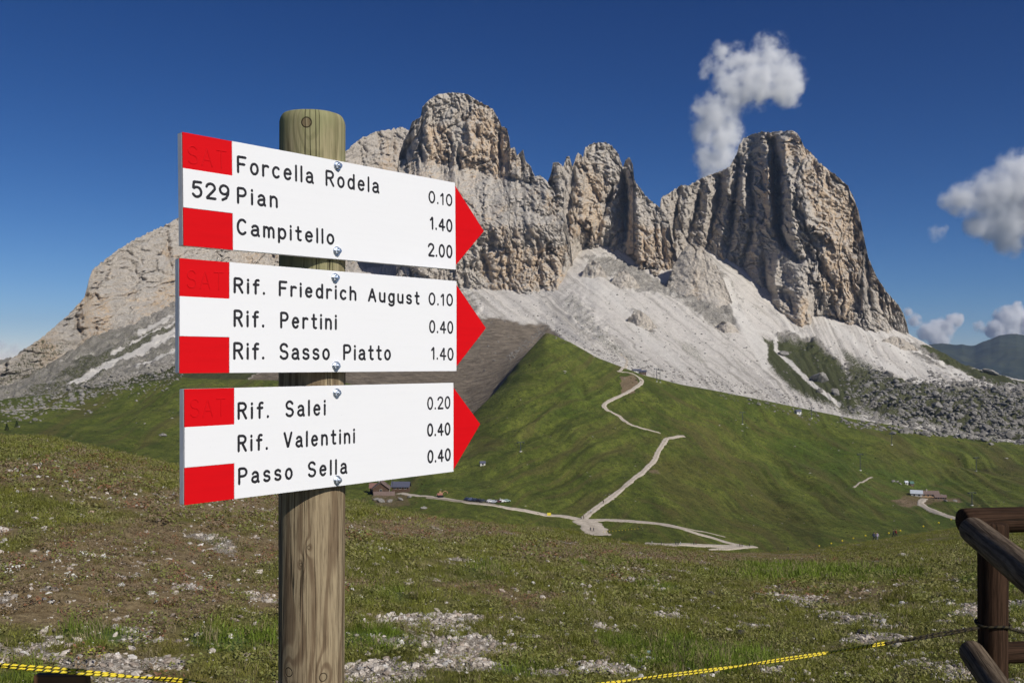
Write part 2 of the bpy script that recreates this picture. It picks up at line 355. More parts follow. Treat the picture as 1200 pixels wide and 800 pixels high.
def streaks(an):
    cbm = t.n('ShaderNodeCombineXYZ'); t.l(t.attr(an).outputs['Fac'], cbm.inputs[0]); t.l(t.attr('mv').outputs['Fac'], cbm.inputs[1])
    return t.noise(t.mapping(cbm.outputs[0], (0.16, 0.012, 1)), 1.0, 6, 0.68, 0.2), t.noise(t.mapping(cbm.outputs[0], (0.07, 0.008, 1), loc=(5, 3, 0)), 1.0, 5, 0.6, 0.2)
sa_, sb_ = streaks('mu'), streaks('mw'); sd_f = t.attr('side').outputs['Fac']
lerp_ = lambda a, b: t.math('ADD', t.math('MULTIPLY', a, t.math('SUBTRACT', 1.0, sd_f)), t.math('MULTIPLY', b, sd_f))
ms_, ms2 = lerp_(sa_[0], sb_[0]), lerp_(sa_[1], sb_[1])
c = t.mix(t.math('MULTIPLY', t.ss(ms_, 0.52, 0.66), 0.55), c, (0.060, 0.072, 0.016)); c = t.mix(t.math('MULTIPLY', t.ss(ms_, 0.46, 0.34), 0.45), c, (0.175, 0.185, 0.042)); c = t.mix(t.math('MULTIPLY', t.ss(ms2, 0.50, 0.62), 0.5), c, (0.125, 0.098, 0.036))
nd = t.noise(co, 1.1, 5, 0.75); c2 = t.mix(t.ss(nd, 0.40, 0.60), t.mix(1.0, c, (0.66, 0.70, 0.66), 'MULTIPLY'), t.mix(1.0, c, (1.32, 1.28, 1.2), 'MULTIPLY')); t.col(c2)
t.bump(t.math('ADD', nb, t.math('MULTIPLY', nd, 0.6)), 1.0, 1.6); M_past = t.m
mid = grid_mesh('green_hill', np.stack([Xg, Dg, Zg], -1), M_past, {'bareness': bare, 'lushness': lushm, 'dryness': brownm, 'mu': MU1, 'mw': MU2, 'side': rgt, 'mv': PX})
tag(mid, kind='structure')

# ================================================================== SCREE APRON
AP = [  # px, A1 (d,py), A2 top of the slope behind the rocks, or the skyline (d,py), A3 behind; the first row is the crest of the green hill
    (-700, (1000, 478), (1200, 480), (1400, 478)), (-320, (1020, 474), (1250, 470), (1450, 466)), (0, (1080, 464), (1400, 440), (1600, 426)), (50, (1080, 458), (1480, 415), (1680, 400)), (90, (1100, 450), (1560, 385), (1760, 370)),
    (130, (1120, 440), (1620, 370), (1820, 355)), (210, (1150, 428), (1750, 342), (1950, 325)), (300, (1200, 425), (1850, 335), (2050, 318)), (400, (1250, 428), (1900, 328), (2100, 310)), (500, (1300, 428), (1930, 322), (2130, 305)),
    (560, (1330, 422), (1950, 317), (2150, 300)), (600, (1350, 416), (1950, 313), (2150, 297)), (640, (1370, 406), (1950, 304), (2150, 288)), (668, (1380, 400), (1950, 294), (2150, 278)), (700, (1390, 400), (1950, 287), (2150, 270)),
    (745, (1380, 408), (1950, 291), (2150, 275)), (790, (1370, 418), (1950, 295), (2150, 280)), (835, (1360, 427), (1950, 298), (2150, 283)), (870, (1355, 434), (1950, 307), (2150, 292)), (897, (1350, 440), (1950, 320), (2150, 305)),
    (938, (1345, 446), (1940, 335), (2130, 320)), (963, (1340, 449), (1930, 340), (2110, 325)), (1007, (1325, 455), (1890, 358), (2050, 348)), (1040, (1310, 460), (1850, 374), (1990, 372)), (1062, (1300, 464), (1800, 391), (1920, 402)),
    (1080, (1290, 467), (1760, 401), (1900, 424)), (1100, (1270, 470), (1700, 412), (1900, 440)), (1130, (1250, 474), (1600, 429), (1800, 470)), (1160, (1220, 478), (1550, 438), (1750, 480)),
    (1200, (1180, 484), (1480, 447), (1650, 490)), (1500, (1100, 520), (1350, 485), (1550, 530)), (1900, (1050, 560), (1250, 540), (1400, 570))]
FOOT = [(-700, 490), (-320, 478), (0, 458), (50, 437), (90, 411), (130, 398), (210, 370), (300, 360), (400, 352), (500, 342), (540, 338), (560, 338), (600, 343), (648, 346), (658, 336), (668, 312), (680, 294), (700, 288), (712, 290), (722, 300), (735, 304), (745, 318), (770, 326), (790, 330), (800, 322),
        (812, 303), (835, 302), (850, 312), (870, 322), (897, 350), (938, 386), (948, 380), (963, 367), (980, 374), (1007, 384), (1040, 389), (1066, 395)]
axs = np.concatenate([np.linspace(-700, -20, 80)[:-1], np.linspace(-20, 1220, 900), np.linspace(1220, 1900, 60)[1:]])
apx = [a[0] for a in AP]
mD, mZ = mid_nodes(axs)
aD = [mD[5] + 4]; aZ = [mZ[5] - 5]
for k in (1, 2, 3):
    d = smooth_interp(axs, apx, [a[k][0] for a in AP], 30 if k == 1 else 26); py = smooth_interp(axs, apx, [a[k][1] for a in AP], 30 if k == 1 else (8 if k == 2 else 16))
    aD.append(d); aZ.append((HY - py) / F * d)
aD = np.array(aD); aZ = np.array(aZ)
for k in (1, 2, 3): aD[k] = np.maximum(aD[k], aD[k - 1] + 40)
apar = np.concatenate([np.linspace(0, 2, 330)[:-1], np.linspace(2, 3, 24)])
Da = np.zeros((len(apar), len(axs)))
for i, p_ in enumerate(apar):
    k = min(int(p_), 2); f_ = p_ - k; Da[i] = aD[k] * (1 - f_) + aD[k + 1] * f_
Za = pchip(Da, aD, aZ, keep=2)
PXa = np.broadcast_to(axs, Da.shape).copy(); Xa = (PXa - CX) / F * Da; PYa = HY - F * Za / Da
Ys0 = PYa.copy()
for r_ in range(1, len(Ys0)): Ys0[r_] = np.minimum(Ys0[r_], Ys0[r_ - 1] - 1e-4)
wx = fbm(Xa / 60, Da / 60, 1.5 + 0 * Xa, 4); wy = fbm(Xa / 17, Da / 17, 6.5 + 0 * Xa, 3)
QX, QY = PXa + 7 * wx + 3 * wy, PYa + 6 * wx + 2.5 * wy
veg = np.zeros(Da.shape); rockm = np.zeros(Da.shape); brown = np.zeros(Da.shape); white = np.zeros(Da.shape)
P_ = lambda pts, soft=4.0: poly_mask(QX, QY, pts, soft)
veg = np.maximum(veg, 0.8 * P_([(876, 384), (893, 392), (915, 396), (950, 396), (985, 425), (1012, 460), (1010, 492), (960, 474), (925, 458), (890, 415)], 9))
veg = np.maximum(veg, 0.85 * P_([(1075, 402), (1100, 408), (1135, 428), (1165, 440), (1230, 446), (1230, 454), (1150, 448), (1110, 430)], 4))
veg = np.maximum(veg, 0.62 * P_([(985, 405), (1060, 445), (1140, 450), (1230, 470), (1230, 530), (1100, 508), (1010, 490), (990, 440)], 10))
veg = np.maximum(veg, 0.40 * P_([(655, 350), (672, 340), (700, 375), (728, 412), (715, 415), (680, 390)], 6))
veg = np.maximum(veg, 0.4 * P_([(722, 372), (745, 366), (775, 392), (770, 402), (740, 392)], 5))
veg = np.maximum(veg, 0.45 * P_([(690, 385), (720, 400), (760, 425), (740, 428), (705, 410)], 6))
rockm = np.maximum(rockm, 0.75 * P_([(738, 368), (752, 366), (768, 384), (760, 390), (742, 380)], 4))
veg = np.maximum(veg, 0.45 * P_([(790, 398), (815, 402), (832, 425), (818, 428), (800, 416)], 5))
veg = np.maximum(veg, 0.33 * P_([(785, 340), (830, 312), (850, 345), (855, 390), (840, 395), (800, 365)], 8))
veg = np.maximum(veg, 0.55 * P_([(-40, 492), (0, 476), (60, 448), (92, 424), (130, 405), (212, 378), (330, 380), (330, 396), (205, 396), (120, 438), (85, 455), (0, 500)], 4))
veg = np.maximum(veg, 0.85 * P_([(-720, 420), (-100, 450), (0, 478), (210, 430), (330, 432), (480, 430), (520, 440), (500, 540), (-720, 560)], 5))
rockm = np.maximum(rockm, 0.62 * P_([(775, 335), (815, 305), (845, 312), (868, 350), (872, 380), (850, 392), (800, 358)], 8))
rockm = np.maximum(rockm, 0.6 * P_([(680, 300), (720, 300), (790, 335), (800, 350), (740, 340), (700, 320)], 6))
rockm = np.maximum(rockm, 0.8 * P_([(985, 420), (1060, 448), (1130, 445), (1230, 458), (1230, 522), (1100, 505), (1010, 480)], 8))
rockm = np.maximum(rockm, 0.8 * P_([(900, 385), (935, 385), (965, 402), (985, 425), (975, 430), (915, 405)], 5))
rockm = np.maximum(rockm, 0.62 * P_([(-720, 380), (60, 400), (120, 360), (560, 340), (560, 372), (330, 400), (200, 425), (60, 470), (0, 480), (-720, 520)], 12))
veg = np.maximum(veg, 0.42 * P_([(-720, 380), (60, 400), (120, 380), (330, 360), (330, 400), (200, 425), (60, 470), (0, 480), (-720, 520)], 12))
rockm = np.maximum(rockm, 0.7 * P_([(1068, 400), (1140, 432), (1110, 436), (1060, 415)], 5))
rockm = np.maximum(rockm, 0.8 * P_([(110, 400), (212, 355), (330, 350), (330, 372), (205, 376), (130, 398)], 5))
rockm = np.maximum(rockm, 0.7 * P_([(30, 474), (85, 452), (212, 418), (212, 436), (120, 462), (30, 482)], 4))
rockm = np.maximum(rockm, 0.35 * P_([(655, 350), (672, 335), (705, 375), (730, 412), (715, 415), (680, 390)], 6))
brown = np.maximum(brown, poly_mask(PXa + 2 * wx, PYa + 2 * wy, [(290, 446), (330, 420), (400, 398), (470, 376), (545, 371), (585, 374), (615, 380), (641, 381), (700, 440), (640, 520), (380, 520)], 1.5))
veg = np.where(brown > 0.5, 0.0, veg)
for pts, wd, s in [([(80, 450), (120, 432), (205, 388), (300, 350)], 2.2, .9), ([(130, 415), (170, 395), (205, 378)], 1.2, .7), ([(190, 400), (260, 372)], 2, .9), ([(160, 430), (212, 410)], 1.5, .9), ([(110, 436), (160, 415), (205, 396)], 2, .8), ([(165, 392), (205, 370)], 2, .8),
                   ([(905, 350), (925, 385), (940, 392)], 2, .7), ([(880, 385), (905, 392)], 1.2, 1), ([(908, 390), (908, 410), (925, 425), (950, 450), (985, 475)], 2.2, .85), ([(850, 330), (862, 360), (870, 385), (898, 430)], 4, .9), ([(840, 325), (850, 345), (880, 385), (897, 410), (895, 432)], 3, .9),
                   ([(870, 380), (885, 400), (897, 415), (897, 430)], 2, .9), ([(1010, 385), (1060, 420), (1110, 452)], 3, .8), ([(1020, 392), (1090, 430), (1160, 452)], 2, .9), ([(970, 375), (1000, 400), (1030, 425), (1080, 448)], 4, .9), ([(980, 372), (1040, 395), (1100, 440)], 3, .6), ([(1050, 400), (1100, 425), (1140, 445)], 2, .8), ([(690, 330), (720, 350), (760, 400), (800, 430)], 6, .7)]:
    dd, tt, _ = seg_dist(PXa + 2 * wx + wy, PYa + 1.5 * wx, pts); white = np.maximum(white, s * (1 - sstep(wd * 0.5, wd * 1.4, dd)))
for m in (veg, rockm): m *= (1 - 0.9 * white)
# relief: rills down the fall line, rough rock
lft = 1 - sstep(380, 470, PXa)
SU = ((PXa + 3 * wx) - (1.25 - 0.35 * sstep(900, 1050, PXa)) * PYa) * (1 - lft) + ((PXa + 3 * wx) + 1.5 * PYa) * lft
SV = PYa * 1.0
rill = ridged(SU / 15, SV / 90, 0.5 + 0 * Xa) * 1.6 + ridged(SU / 6, SV / 50, 3.5 + 0 * Xa) * 0.8
rr = fbm(Xa / 22, Da / 22, 2.5 + 0 * Xa, 6, gain=0.6)
ea = sstep(0.03, 0.25, apar)[:, None]
Za = Za + ea * (rill * (1 - rockm) * (1 - brown) + rr * (1.0 + 9 * rockm) + brown * (0.8 * ridged(Xa / 90, Da / 16, Za / 30) + 1.0 * fbm(Xa / 12, Da / 12, 4.5 + 0 * Xa, 4)))
SCREE_LINES = np.clip(ridged(Xa / 30 + 0.8 * Da / 45, Da / 500, 8.5 + 0 * Xa), 0, 1)
t = NT('scree_and_talus'); co = t.coord()
n1 = t.noise(co, 0.06, 6, 0.7); n2 = t.noise(co, 0.4, 6, 0.75); n3 = t.noise(co, 1.2, 3, 0.7)
cbs = t.n('ShaderNodeCombineXYZ'); t.l(t.attr('su').outputs['Fac'], cbs.inputs[0]); t.l(t.attr('sv').outputs['Fac'], cbs.inputs[1]); streak = t.noise(t.mapping(cbs.outputs[0], (0.16, 0.012, 1)), 1.0, 7, 0.68, 0.15)
c = t.mix(t.ss(n2, 0.3, 0.7), (0.64, 0.59, 0.525), (0.84, 0.79, 0.72))
c = t.mix(t.math('MULTIPLY', t.ss(streak, 0.49, 0.64), 0.62), c, (0.36, 0.325, 0.27))
c = t.mix(t.math('MULTIPLY', t.ss(n1, 0.52, 0.68), 0.45), c, (0.38, 0.345, 0.285))
c = t.mix(t.math('MULTIPLY', t.ss(n3, 0.54, 0.66), 0.6), c, (0.20, 0.18, 0.15))
rk = t.mix(t.ss(n2, 0.35, 0.65), (0.18, 0.165, 0.14), (0.46, 0.425, 0.37))
c = t.mix(t.ss(t.math('ADD', t.attr('rock').outputs['Fac'], t.math('MULTIPLY', t.math('SUBTRACT', n1, 0.5), 1.2)), 0.3, 0.6), c, rk)
gr = t.mix(t.ss(n2, 0.35, 0.65), (0.05, 0.062, 0.018), (0.10, 0.10, 0.04))
c = t.mix(t.ss(t.math('ADD', t.attr('veg').outputs['Fac'], t.math('MULTIPLY', t.math('SUBTRACT', n2, 0.5), 1.5)), 0.42, 0.62), c, gr)
c = t.mix(t.attr('white').outputs['Fac'], c, t.mix(t.ss(n2, 0.3, 0.7), (0.68, 0.635, 0.57), (0.84, 0.80, 0.73)))
bst = t.noise(t.mapping(co, (0.5, 1.0, 1.0), (0, 0, 0.15)), 0.11, 7, 0.75, 0.6)
bcol = t.mix(t.ss(bst, 0.35, 0.65), (0.14, 0.112, 0.080), (0.29, 0.238, 0.178))
c = t.mix(t.attr('brown').outputs['Fac'], c, bcol); t.col(c)
t.bump(t.math('ADD', n2, t.math('MULTIPLY', n3, 0.6)), 1.0, 2.2); M_scree = t.m
apron = grid_mesh('scree_slope', np.stack([Xa, Da, Za], -1), M_scree, {'veg': veg, 'rock': rockm, 'brown': brown, 'white': white, 'su': SU, 'sv': SV})
tag(apron, kind='structure')

# ================================================================== ROCK PEAKS
t = NT('dolomite_rock'); co = t.coord()
n1 = t.noise(t.mapping(co, (1, 1, 0.35)), 0.011, 5, 0.6); n2 = t.noise(t.mapping(co, (1, 1, 0.30)), 0.10, 7, 0.74); n3 = t.noise(co, 0.22, 6, 0.75); n4 = t.noise(t.mapping(co, (1, 1, 3.5)), 0.05, 5, 0.7, 0.4)
c = t.mix(t.ss(n3, 0.32, 0.68), (0.41, 0.36, 0.30), (0.65, 0.58, 0.49))
c = t.mix(t.math('MULTIPLY', t.ss(t.math('ADD', n1, t.math('MULTIPLY', t.attr('warm').outputs['Fac'], 0.22)), 0.50, 0.68), t.ss(n2, 0.35, 0.6)), c, (0.62, 0.455, 0.29))
c = t.mix(t.math('MULTIPLY', t.ss(n2, 0.55, 0.68), 0.7), c, (0.20, 0.175, 0.15))
c = t.mix(t.math('MULTIPLY', t.ss(n4, 0.58, 0.70), 0.35), c, (0.60, 0.56, 0.50))
n5 = t.noise(t.mapping(co, (1, 1, 0.6)), 0.42, 5, 0.8); c = t.mix(t.math('MULTIPLY', t.ss(n5, 0.56, 0.64), 0.6), c, (0.17, 0.15, 0.13)); c = t.mix(t.math('MULTIPLY', t.ss(n5, 0.44, 0.36), 0.4), c, (0.68, 0.63, 0.55))
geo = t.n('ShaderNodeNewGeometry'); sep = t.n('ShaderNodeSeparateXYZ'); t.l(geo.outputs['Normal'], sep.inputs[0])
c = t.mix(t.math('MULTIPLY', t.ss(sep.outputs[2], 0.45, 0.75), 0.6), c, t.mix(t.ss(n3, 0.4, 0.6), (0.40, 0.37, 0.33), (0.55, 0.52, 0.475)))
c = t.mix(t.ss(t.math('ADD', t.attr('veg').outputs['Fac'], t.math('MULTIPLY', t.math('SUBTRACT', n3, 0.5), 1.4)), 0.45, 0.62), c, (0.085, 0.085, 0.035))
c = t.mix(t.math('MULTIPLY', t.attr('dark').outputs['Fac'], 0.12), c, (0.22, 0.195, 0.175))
t.col(c); t.bump(t.math('ADD', n3, t.math('MULTIPLY', n2, 1.2)), 1.0, 3.0); M_rock = t.m

def peak(name, sil, foot, step, base, leans, feats, ribs=1.0, seed=0.0, jag=2.0, warm=None, vegp=None, darkp=None, slab=None, rows=None, below=14, amp=1.0, base_off=None):
    """sil/foot: (px,py) polylines; base: (px, depth); leans: (py, extra depth) measured as depth gained going up"""
    x0, x1 = sil[0][0], sil[-1][0]
    px = np.arange(x0, x1 + 0.1, step)
    S = np.interp(px, [p[0] for p in sil], [p[1] for p in sil])
    S = S + jag * (np.abs(noise3(px / 7.0 + seed, 0 * px, 0 * px + 3)) * 1.2 + 0.8 * noise3(px / 2.6 + seed, 0 * px, 0 * px + 9)) 
    Fp = np.interp(px, [p[0] for p in foot], [p[1] for p in foot]) + below
    Fp = np.maximum(Fp, S + 3)
    n = rows or int((Fp - S).max() / step)
    v = np.linspace(0, 1, n)[:, None]
    PY = Fp[None] + (S - Fp)[None] * v; PXX = np.broadcast_to(px, PY.shape).copy()
    bulge = lambda q: np.interp(q, [b[0] for b in base], [b[1] for b in base])
    D = bulge(PXX)
    D = (0.5 * D + 0.25 * (bulge(PXX - 6) + bulge(PXX + 6))) * sstep(0.02, 0.38, v)
    fd_ = apron_depth(px, np.interp(px, [p[0] for p in foot], [p[1] for p in foot])); hw_ = int(13 / step); ker = np.hanning(2 * hw_ + 3)[1:-1]; ker /= ker.sum()
    hw2 = int(95 / step); k2 = np.hanning(2 * hw2 + 3)[1:-1]; k2 /= k2.sum()
    fw_ = np.convolve(np.pad(fd_, hw2, mode='edge'), k2, 'valid'); fd_ = np.convolve(np.pad(fd_, hw_, mode='edge'), ker, 'valid')
    wv_ = 0.97 * sstep(0.0, 0.40, v); D = D + fd_[None] * (1 - wv_) + fw_[None] * wv_ + (base_off or 6)
    lp = sorted(leans); wob = 8 * noise3(PXX / 22 + seed, PY / 40, 0 * PY + 1.5)
    D = D + np.interp(PY + wob, [l[0] for l in lp], [l[1] for l in lp])
    Xm = (PXX - CX) / F * D; Zm = (HY - PY) / F * D
    wpx = 20 * fbm(Xm / 90 + seed, Zm / 100, 0 * Xm + 4, 4)
    xr = Xm + wpx + 0.10 * Zm
    sl = np.zeros(PY.shape) if slab is None else np.clip(sum(poly_mask(PXX + wpx / 3, PY + wpx / 4, s, 6) for s in slab), 0, 1)
    k = (1 - 0.55 * sl) * ribs * amp
    stair = lambda q, m_: (np.floor(q * m_) + sstep(0.72, 1.0, q * m_ - np.floor(q * m_))) / m_
    crack = lambda q, w_: np.exp(-(q / w_)**2)
    n_a = noise3(xr / 80 + seed, Zm / 330, 0 * Xm + 0.5); n_b = noise3(xr / 38 + seed, Zm / 95, 0 * Xm + 2.5); n_c = noise3(xr / 17 + seed, Zm / 30, 0 * Xm + 4.5); n_d = noise3(xr / 8 + seed, Zm / 11, 0 * Xm + 6.5)
    disp = -20 * k * stair(np.abs(n_a) * 2, 3) - 8 * k * n_a
    disp += -7 * k * stair(np.abs(n_b) * 2, 3)
    wu = 0.10 * fbm(Xm / 9 + seed, Zm / 9, 0 * Xm + 31, 4)
    for su_, sv_, a1_, a2_, a3_, sd_ in ((58, 150, 15, 15, 5, 1.3), (27, 62, 9, 10, 3.5, 4.1), (12, 24, 4.5, 6, 2.2, 7.7), (6, 9, 2.0, 3.2, 1.0, 9.2)):
        b_, r_, t_ = cells(xr / su_ + wu * (1.5 if su_ > 20 else 1), Zm / sv_ + 0.25 * Xm / sv_ + wu, seed + sd_)
        disp += k * (a1_ * (r_ - .5) + a2_ * t_ + a3_ * np.exp(-(b_ / .09)**2))
    disp += 10 * k * crack(noise3(xr / 55 + seed + 3, Zm / 190, 0 * Xm + 15.5), .03)
    disp += -4.0 * amp * fbm(Xm / 14 + seed, Zm / 12, 0 * Xm + 8.5, 5, gain=0.7)
    # ledges: the wall steps back at strata
    st = Zm / 19 + 0.8 * noise3(Xm / 60, Zm / 60, 0 * Xm + seed) + 0.12 * Xm / 19
    fr = st - np.floor(st); disp += 1.8 * amp * (fr**4 - fr * 0.9)
    jn = 2.2 * noise3(PXX / 5, PY / 7, 0 * PY + seed); jn2 = 2.2 * noise3(PXX / 5, PY / 7, 0 * PY + seed + 5)
    for pts, wd, dep in feats:
        dd, tt, sx = seg_dist(PXX + jn, PY + jn2, pts)
        fade = np.sin(np.clip(tt, 0.08, 0.92) * math.pi)**0.5
        disp += dep * np.exp(-(dd / wd)**2) * fade
    edge = np.clip(v / 0.02, 0, 1)
    D = D + disp
    Xm = (PXX - CX) / F * D; Zm = (HY - PY) / F * D
    P = np.stack([Xm, D, Zm], -1)
    # back side
    m = 14; tb = np.linspace(0, 1, m + 1)[1:, None]
    Db = D[-1][None] + 12 * tb + 260 * tb**1.3; Zb = Zm[-1][None] - (Zm[-1] - Zm[0])[None] * tb**2.0 - 3 * tb
    Db = Db + 10 * noise3(np.broadcast_to(px / 9, Db.shape), tb * 6 + 0 * Db, 0 * Db + seed) * tb
    P = np.concatenate([P, np.stack([np.broadcast_to((px - CX) / F, Db.shape) * Db, Db, Zb], -1)], 0)
    def full(a): return np.concatenate([a, np.repeat(a[-1:], m, 0)], 0)
    wm = np.zeros(PY.shape) if not warm else np.clip(sum(poly_mask(PXX + wpx / 2, PY + wpx / 3, s, 8) for s in warm), 0, 1)
    vm = np.zeros(PY.shape) if not vegp else np.clip(sum(s * poly_mask(PXX + wpx / 2, PY + wpx / 3, q, 5) for s, q in vegp), 0, 1)
    dm = np.zeros(PY.shape) if not darkp else np.clip(sum(poly_mask(PXX + wpx / 2, PY + wpx / 3, s, 8) for s in darkp), 0, 1)
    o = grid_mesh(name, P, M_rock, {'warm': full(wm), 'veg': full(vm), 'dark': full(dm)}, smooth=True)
    return tag(o, kind='structure')

foot_all = FOOT
def apron_depth(pxq, pyq):
    ci = np.interp(pxq, axs, np.arange(len(axs))); out = np.zeros(len(pxq))
    for n_, (c_, p_) in enumerate(zip(ci, pyq)):
        col = int(round(c_)); out[n_] = np.interp(-p_, -Ys0[:, col], Da[:, col])
    return out
# broad left massif
peak('mountain', [(-320, 520), (-100, 462), (0, 428), (20, 416), (32, 407), (60, 386), (82, 366), (99, 348), (104, 328), (108, 315), (125, 302), (140, 291), (160, 279), (185, 267), (207, 256), (260, 240), (330, 212), (395, 184), (405, 177), (423, 161), (443, 153), (458, 151), (470, 149), (480, 152), (490, 158), (500, 170)],
     foot_all, 0.95, [(-320, 60), (0, 20), (90, 0), (210, 30), (330, 120), (480, 260), (500, 270)], [(140, 330), (300, 180), (350, 110), (400, 45), (470, 0)],
     [([(89, 370), (91, 385), (94, 395)], 2.5, 22), ([(112, 345), (118, 352)], 2, 14), ([(152, 300), (160, 320), (172, 330)], 3, 10), ([(112, 378), (113, 395)], 2.5, 14), ([(98, 350), (100, 390)], 5, -18), ([(443, 155), (445, 185)], 2.5, 18), ([(425, 165), (430, 190)], 2, 10), ([(462, 153), (460, 190)], 2.5, 12),
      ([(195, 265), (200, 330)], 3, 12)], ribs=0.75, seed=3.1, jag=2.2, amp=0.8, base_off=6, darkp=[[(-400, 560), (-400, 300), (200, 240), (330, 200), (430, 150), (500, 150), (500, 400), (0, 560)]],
     warm=[[(95, 345), (130, 345), (135, 405), (95, 405)], [(185, 290), (215, 290), (215, 400), (180, 380)]], vegp=[(0.5, [(-330, 530), (-100, 470), (0, 436), (50, 400), (95, 400), (60, 430), (0, 462), (-300, 560)]), (0.75, [(30, 445), (90, 415), (85, 435), (30, 458)])], below=10)
# round topped peak
peak('mountain', [(464, 215), (468, 180), (474, 163), (480, 152), (483, 142), (493, 137), (495, 125), (503, 117), (512, 110), (533, 108), (547, 110), (560, 118), (577, 127), (583, 137), (588, 148), (594, 150), (597, 163), (598, 174), (603, 172), (606, 182), (610, 177), (613, 175), (616, 188), (622, 195), (627, 207), (633, 205), (640, 211), (648, 222), (660, 245), (668, 280), (672, 318)],
     foot_all, 0.78, [(464, 120), (482, 60), (486, 22), (520, 0), (560, 0), (600, 10), (640, 25), (672, 20)], [(108, 255), (185, 215), (200, 190), (262, 30), (345, 0)],
     [([(537, 170), (538, 190), (539, 205)], 2.6, 34), ([(524, 158), (529, 168), (531, 178)], 2, 22), ([(585, 152), (587, 200)], 2.2, 22), ([(557, 150), (559, 162)], 3, 26), ([(575, 160), (576, 190)], 2, 14), ([(493, 165), (495, 192)], 2.5, 24), ([(503, 120), (500, 150), (505, 190)], 4, -16),
      ([(610, 180), (612, 200)], 1.6, 14), ([(620, 196), (622, 215)], 1.6, 12), ([(550, 130), (552, 185)], 6, -14), ([(470, 195), (480, 165)], 4, 40), ([(540, 315), (546, 340)], 5, 25), ([(560, 280), (575, 330)], 3, 14), ([(590, 270), (596, 335)], 3, 16), ([(630, 270), (634, 340)], 3, 14), ([(610, 230), (640, 260)], 3, 12), ([(500, 188), (560, 200), (620, 215)], 4, 14), ([(650, 280), (655, 330)], 3, -12)],
     seed=8.4, jag=1.6, warm=[[(545, 135), (600, 150), (600, 210), (545, 195)], [(575, 290), (665, 290), (665, 345), (575, 345)], [(500, 145), (530, 150), (530, 195), (500, 190)]], slab=[[(480, 190), (560, 200), (630, 215), (650, 260), (560, 270), (480, 260)]])
# jagged middle towers with the buttress on their right
peak('mountain', [(636, 300), (640, 225), (643, 208), (646, 202), (648, 190), (655, 190), (660, 195), (664, 183), (667, 183), (671, 194), (677, 178), (683, 184), (686, 173), (693, 168), (700, 167), (710, 166), (720, 173), (725, 181), (730, 196), (733, 187), (738, 183), (742, 193), (743, 210), (752, 223), (760, 233), (770, 240), (777, 247), (783, 256), (788, 280), (796, 310), (800, 335)],
     foot_all, 0.75, [(636, 60), (655, 10), (690, -10), (722, 15), (734, 45), (742, -25), (775, 10), (800, 50)], [(166, 130), (230, 70), (300, 15), (340, 0)],
     [([(646, 210), (649, 250)], 2.2, 24), ([(672, 196), (668, 230), (665, 265)], 3.2, 36), ([(692, 215), (700, 232), (707, 240)], 2.5, 22), ([(720, 215), (713, 235), (706, 255), (700, 275)], 2.8, 26), ([(731, 205), (733, 240), (732, 280)], 4.5, 55), ([(742, 205), (748, 260), (752, 320)], 6, -26), ([(680, 190), (684, 260)], 5, -18),
      ([(700, 180), (703, 215)], 3, -10), ([(735, 190), (738, 205)], 3, -10), ([(765, 250), (770, 300)], 2.5, 16), ([(722, 290), (728, 315)], 3, 20), ([(752, 270), (757, 320)], 2, 14), ([(775, 265), (780, 320)], 2.5, 20), ([(660, 270), (700, 300)], 5, 10)],
     seed=14.7, jag=2.6, warm=[[(670, 190), (712, 190), (700, 280), (665, 270)], [(735, 260), (790, 270), (790, 330), (740, 320)]], slab=[[(735, 220), (785, 255), (785, 280), (745, 260)]])
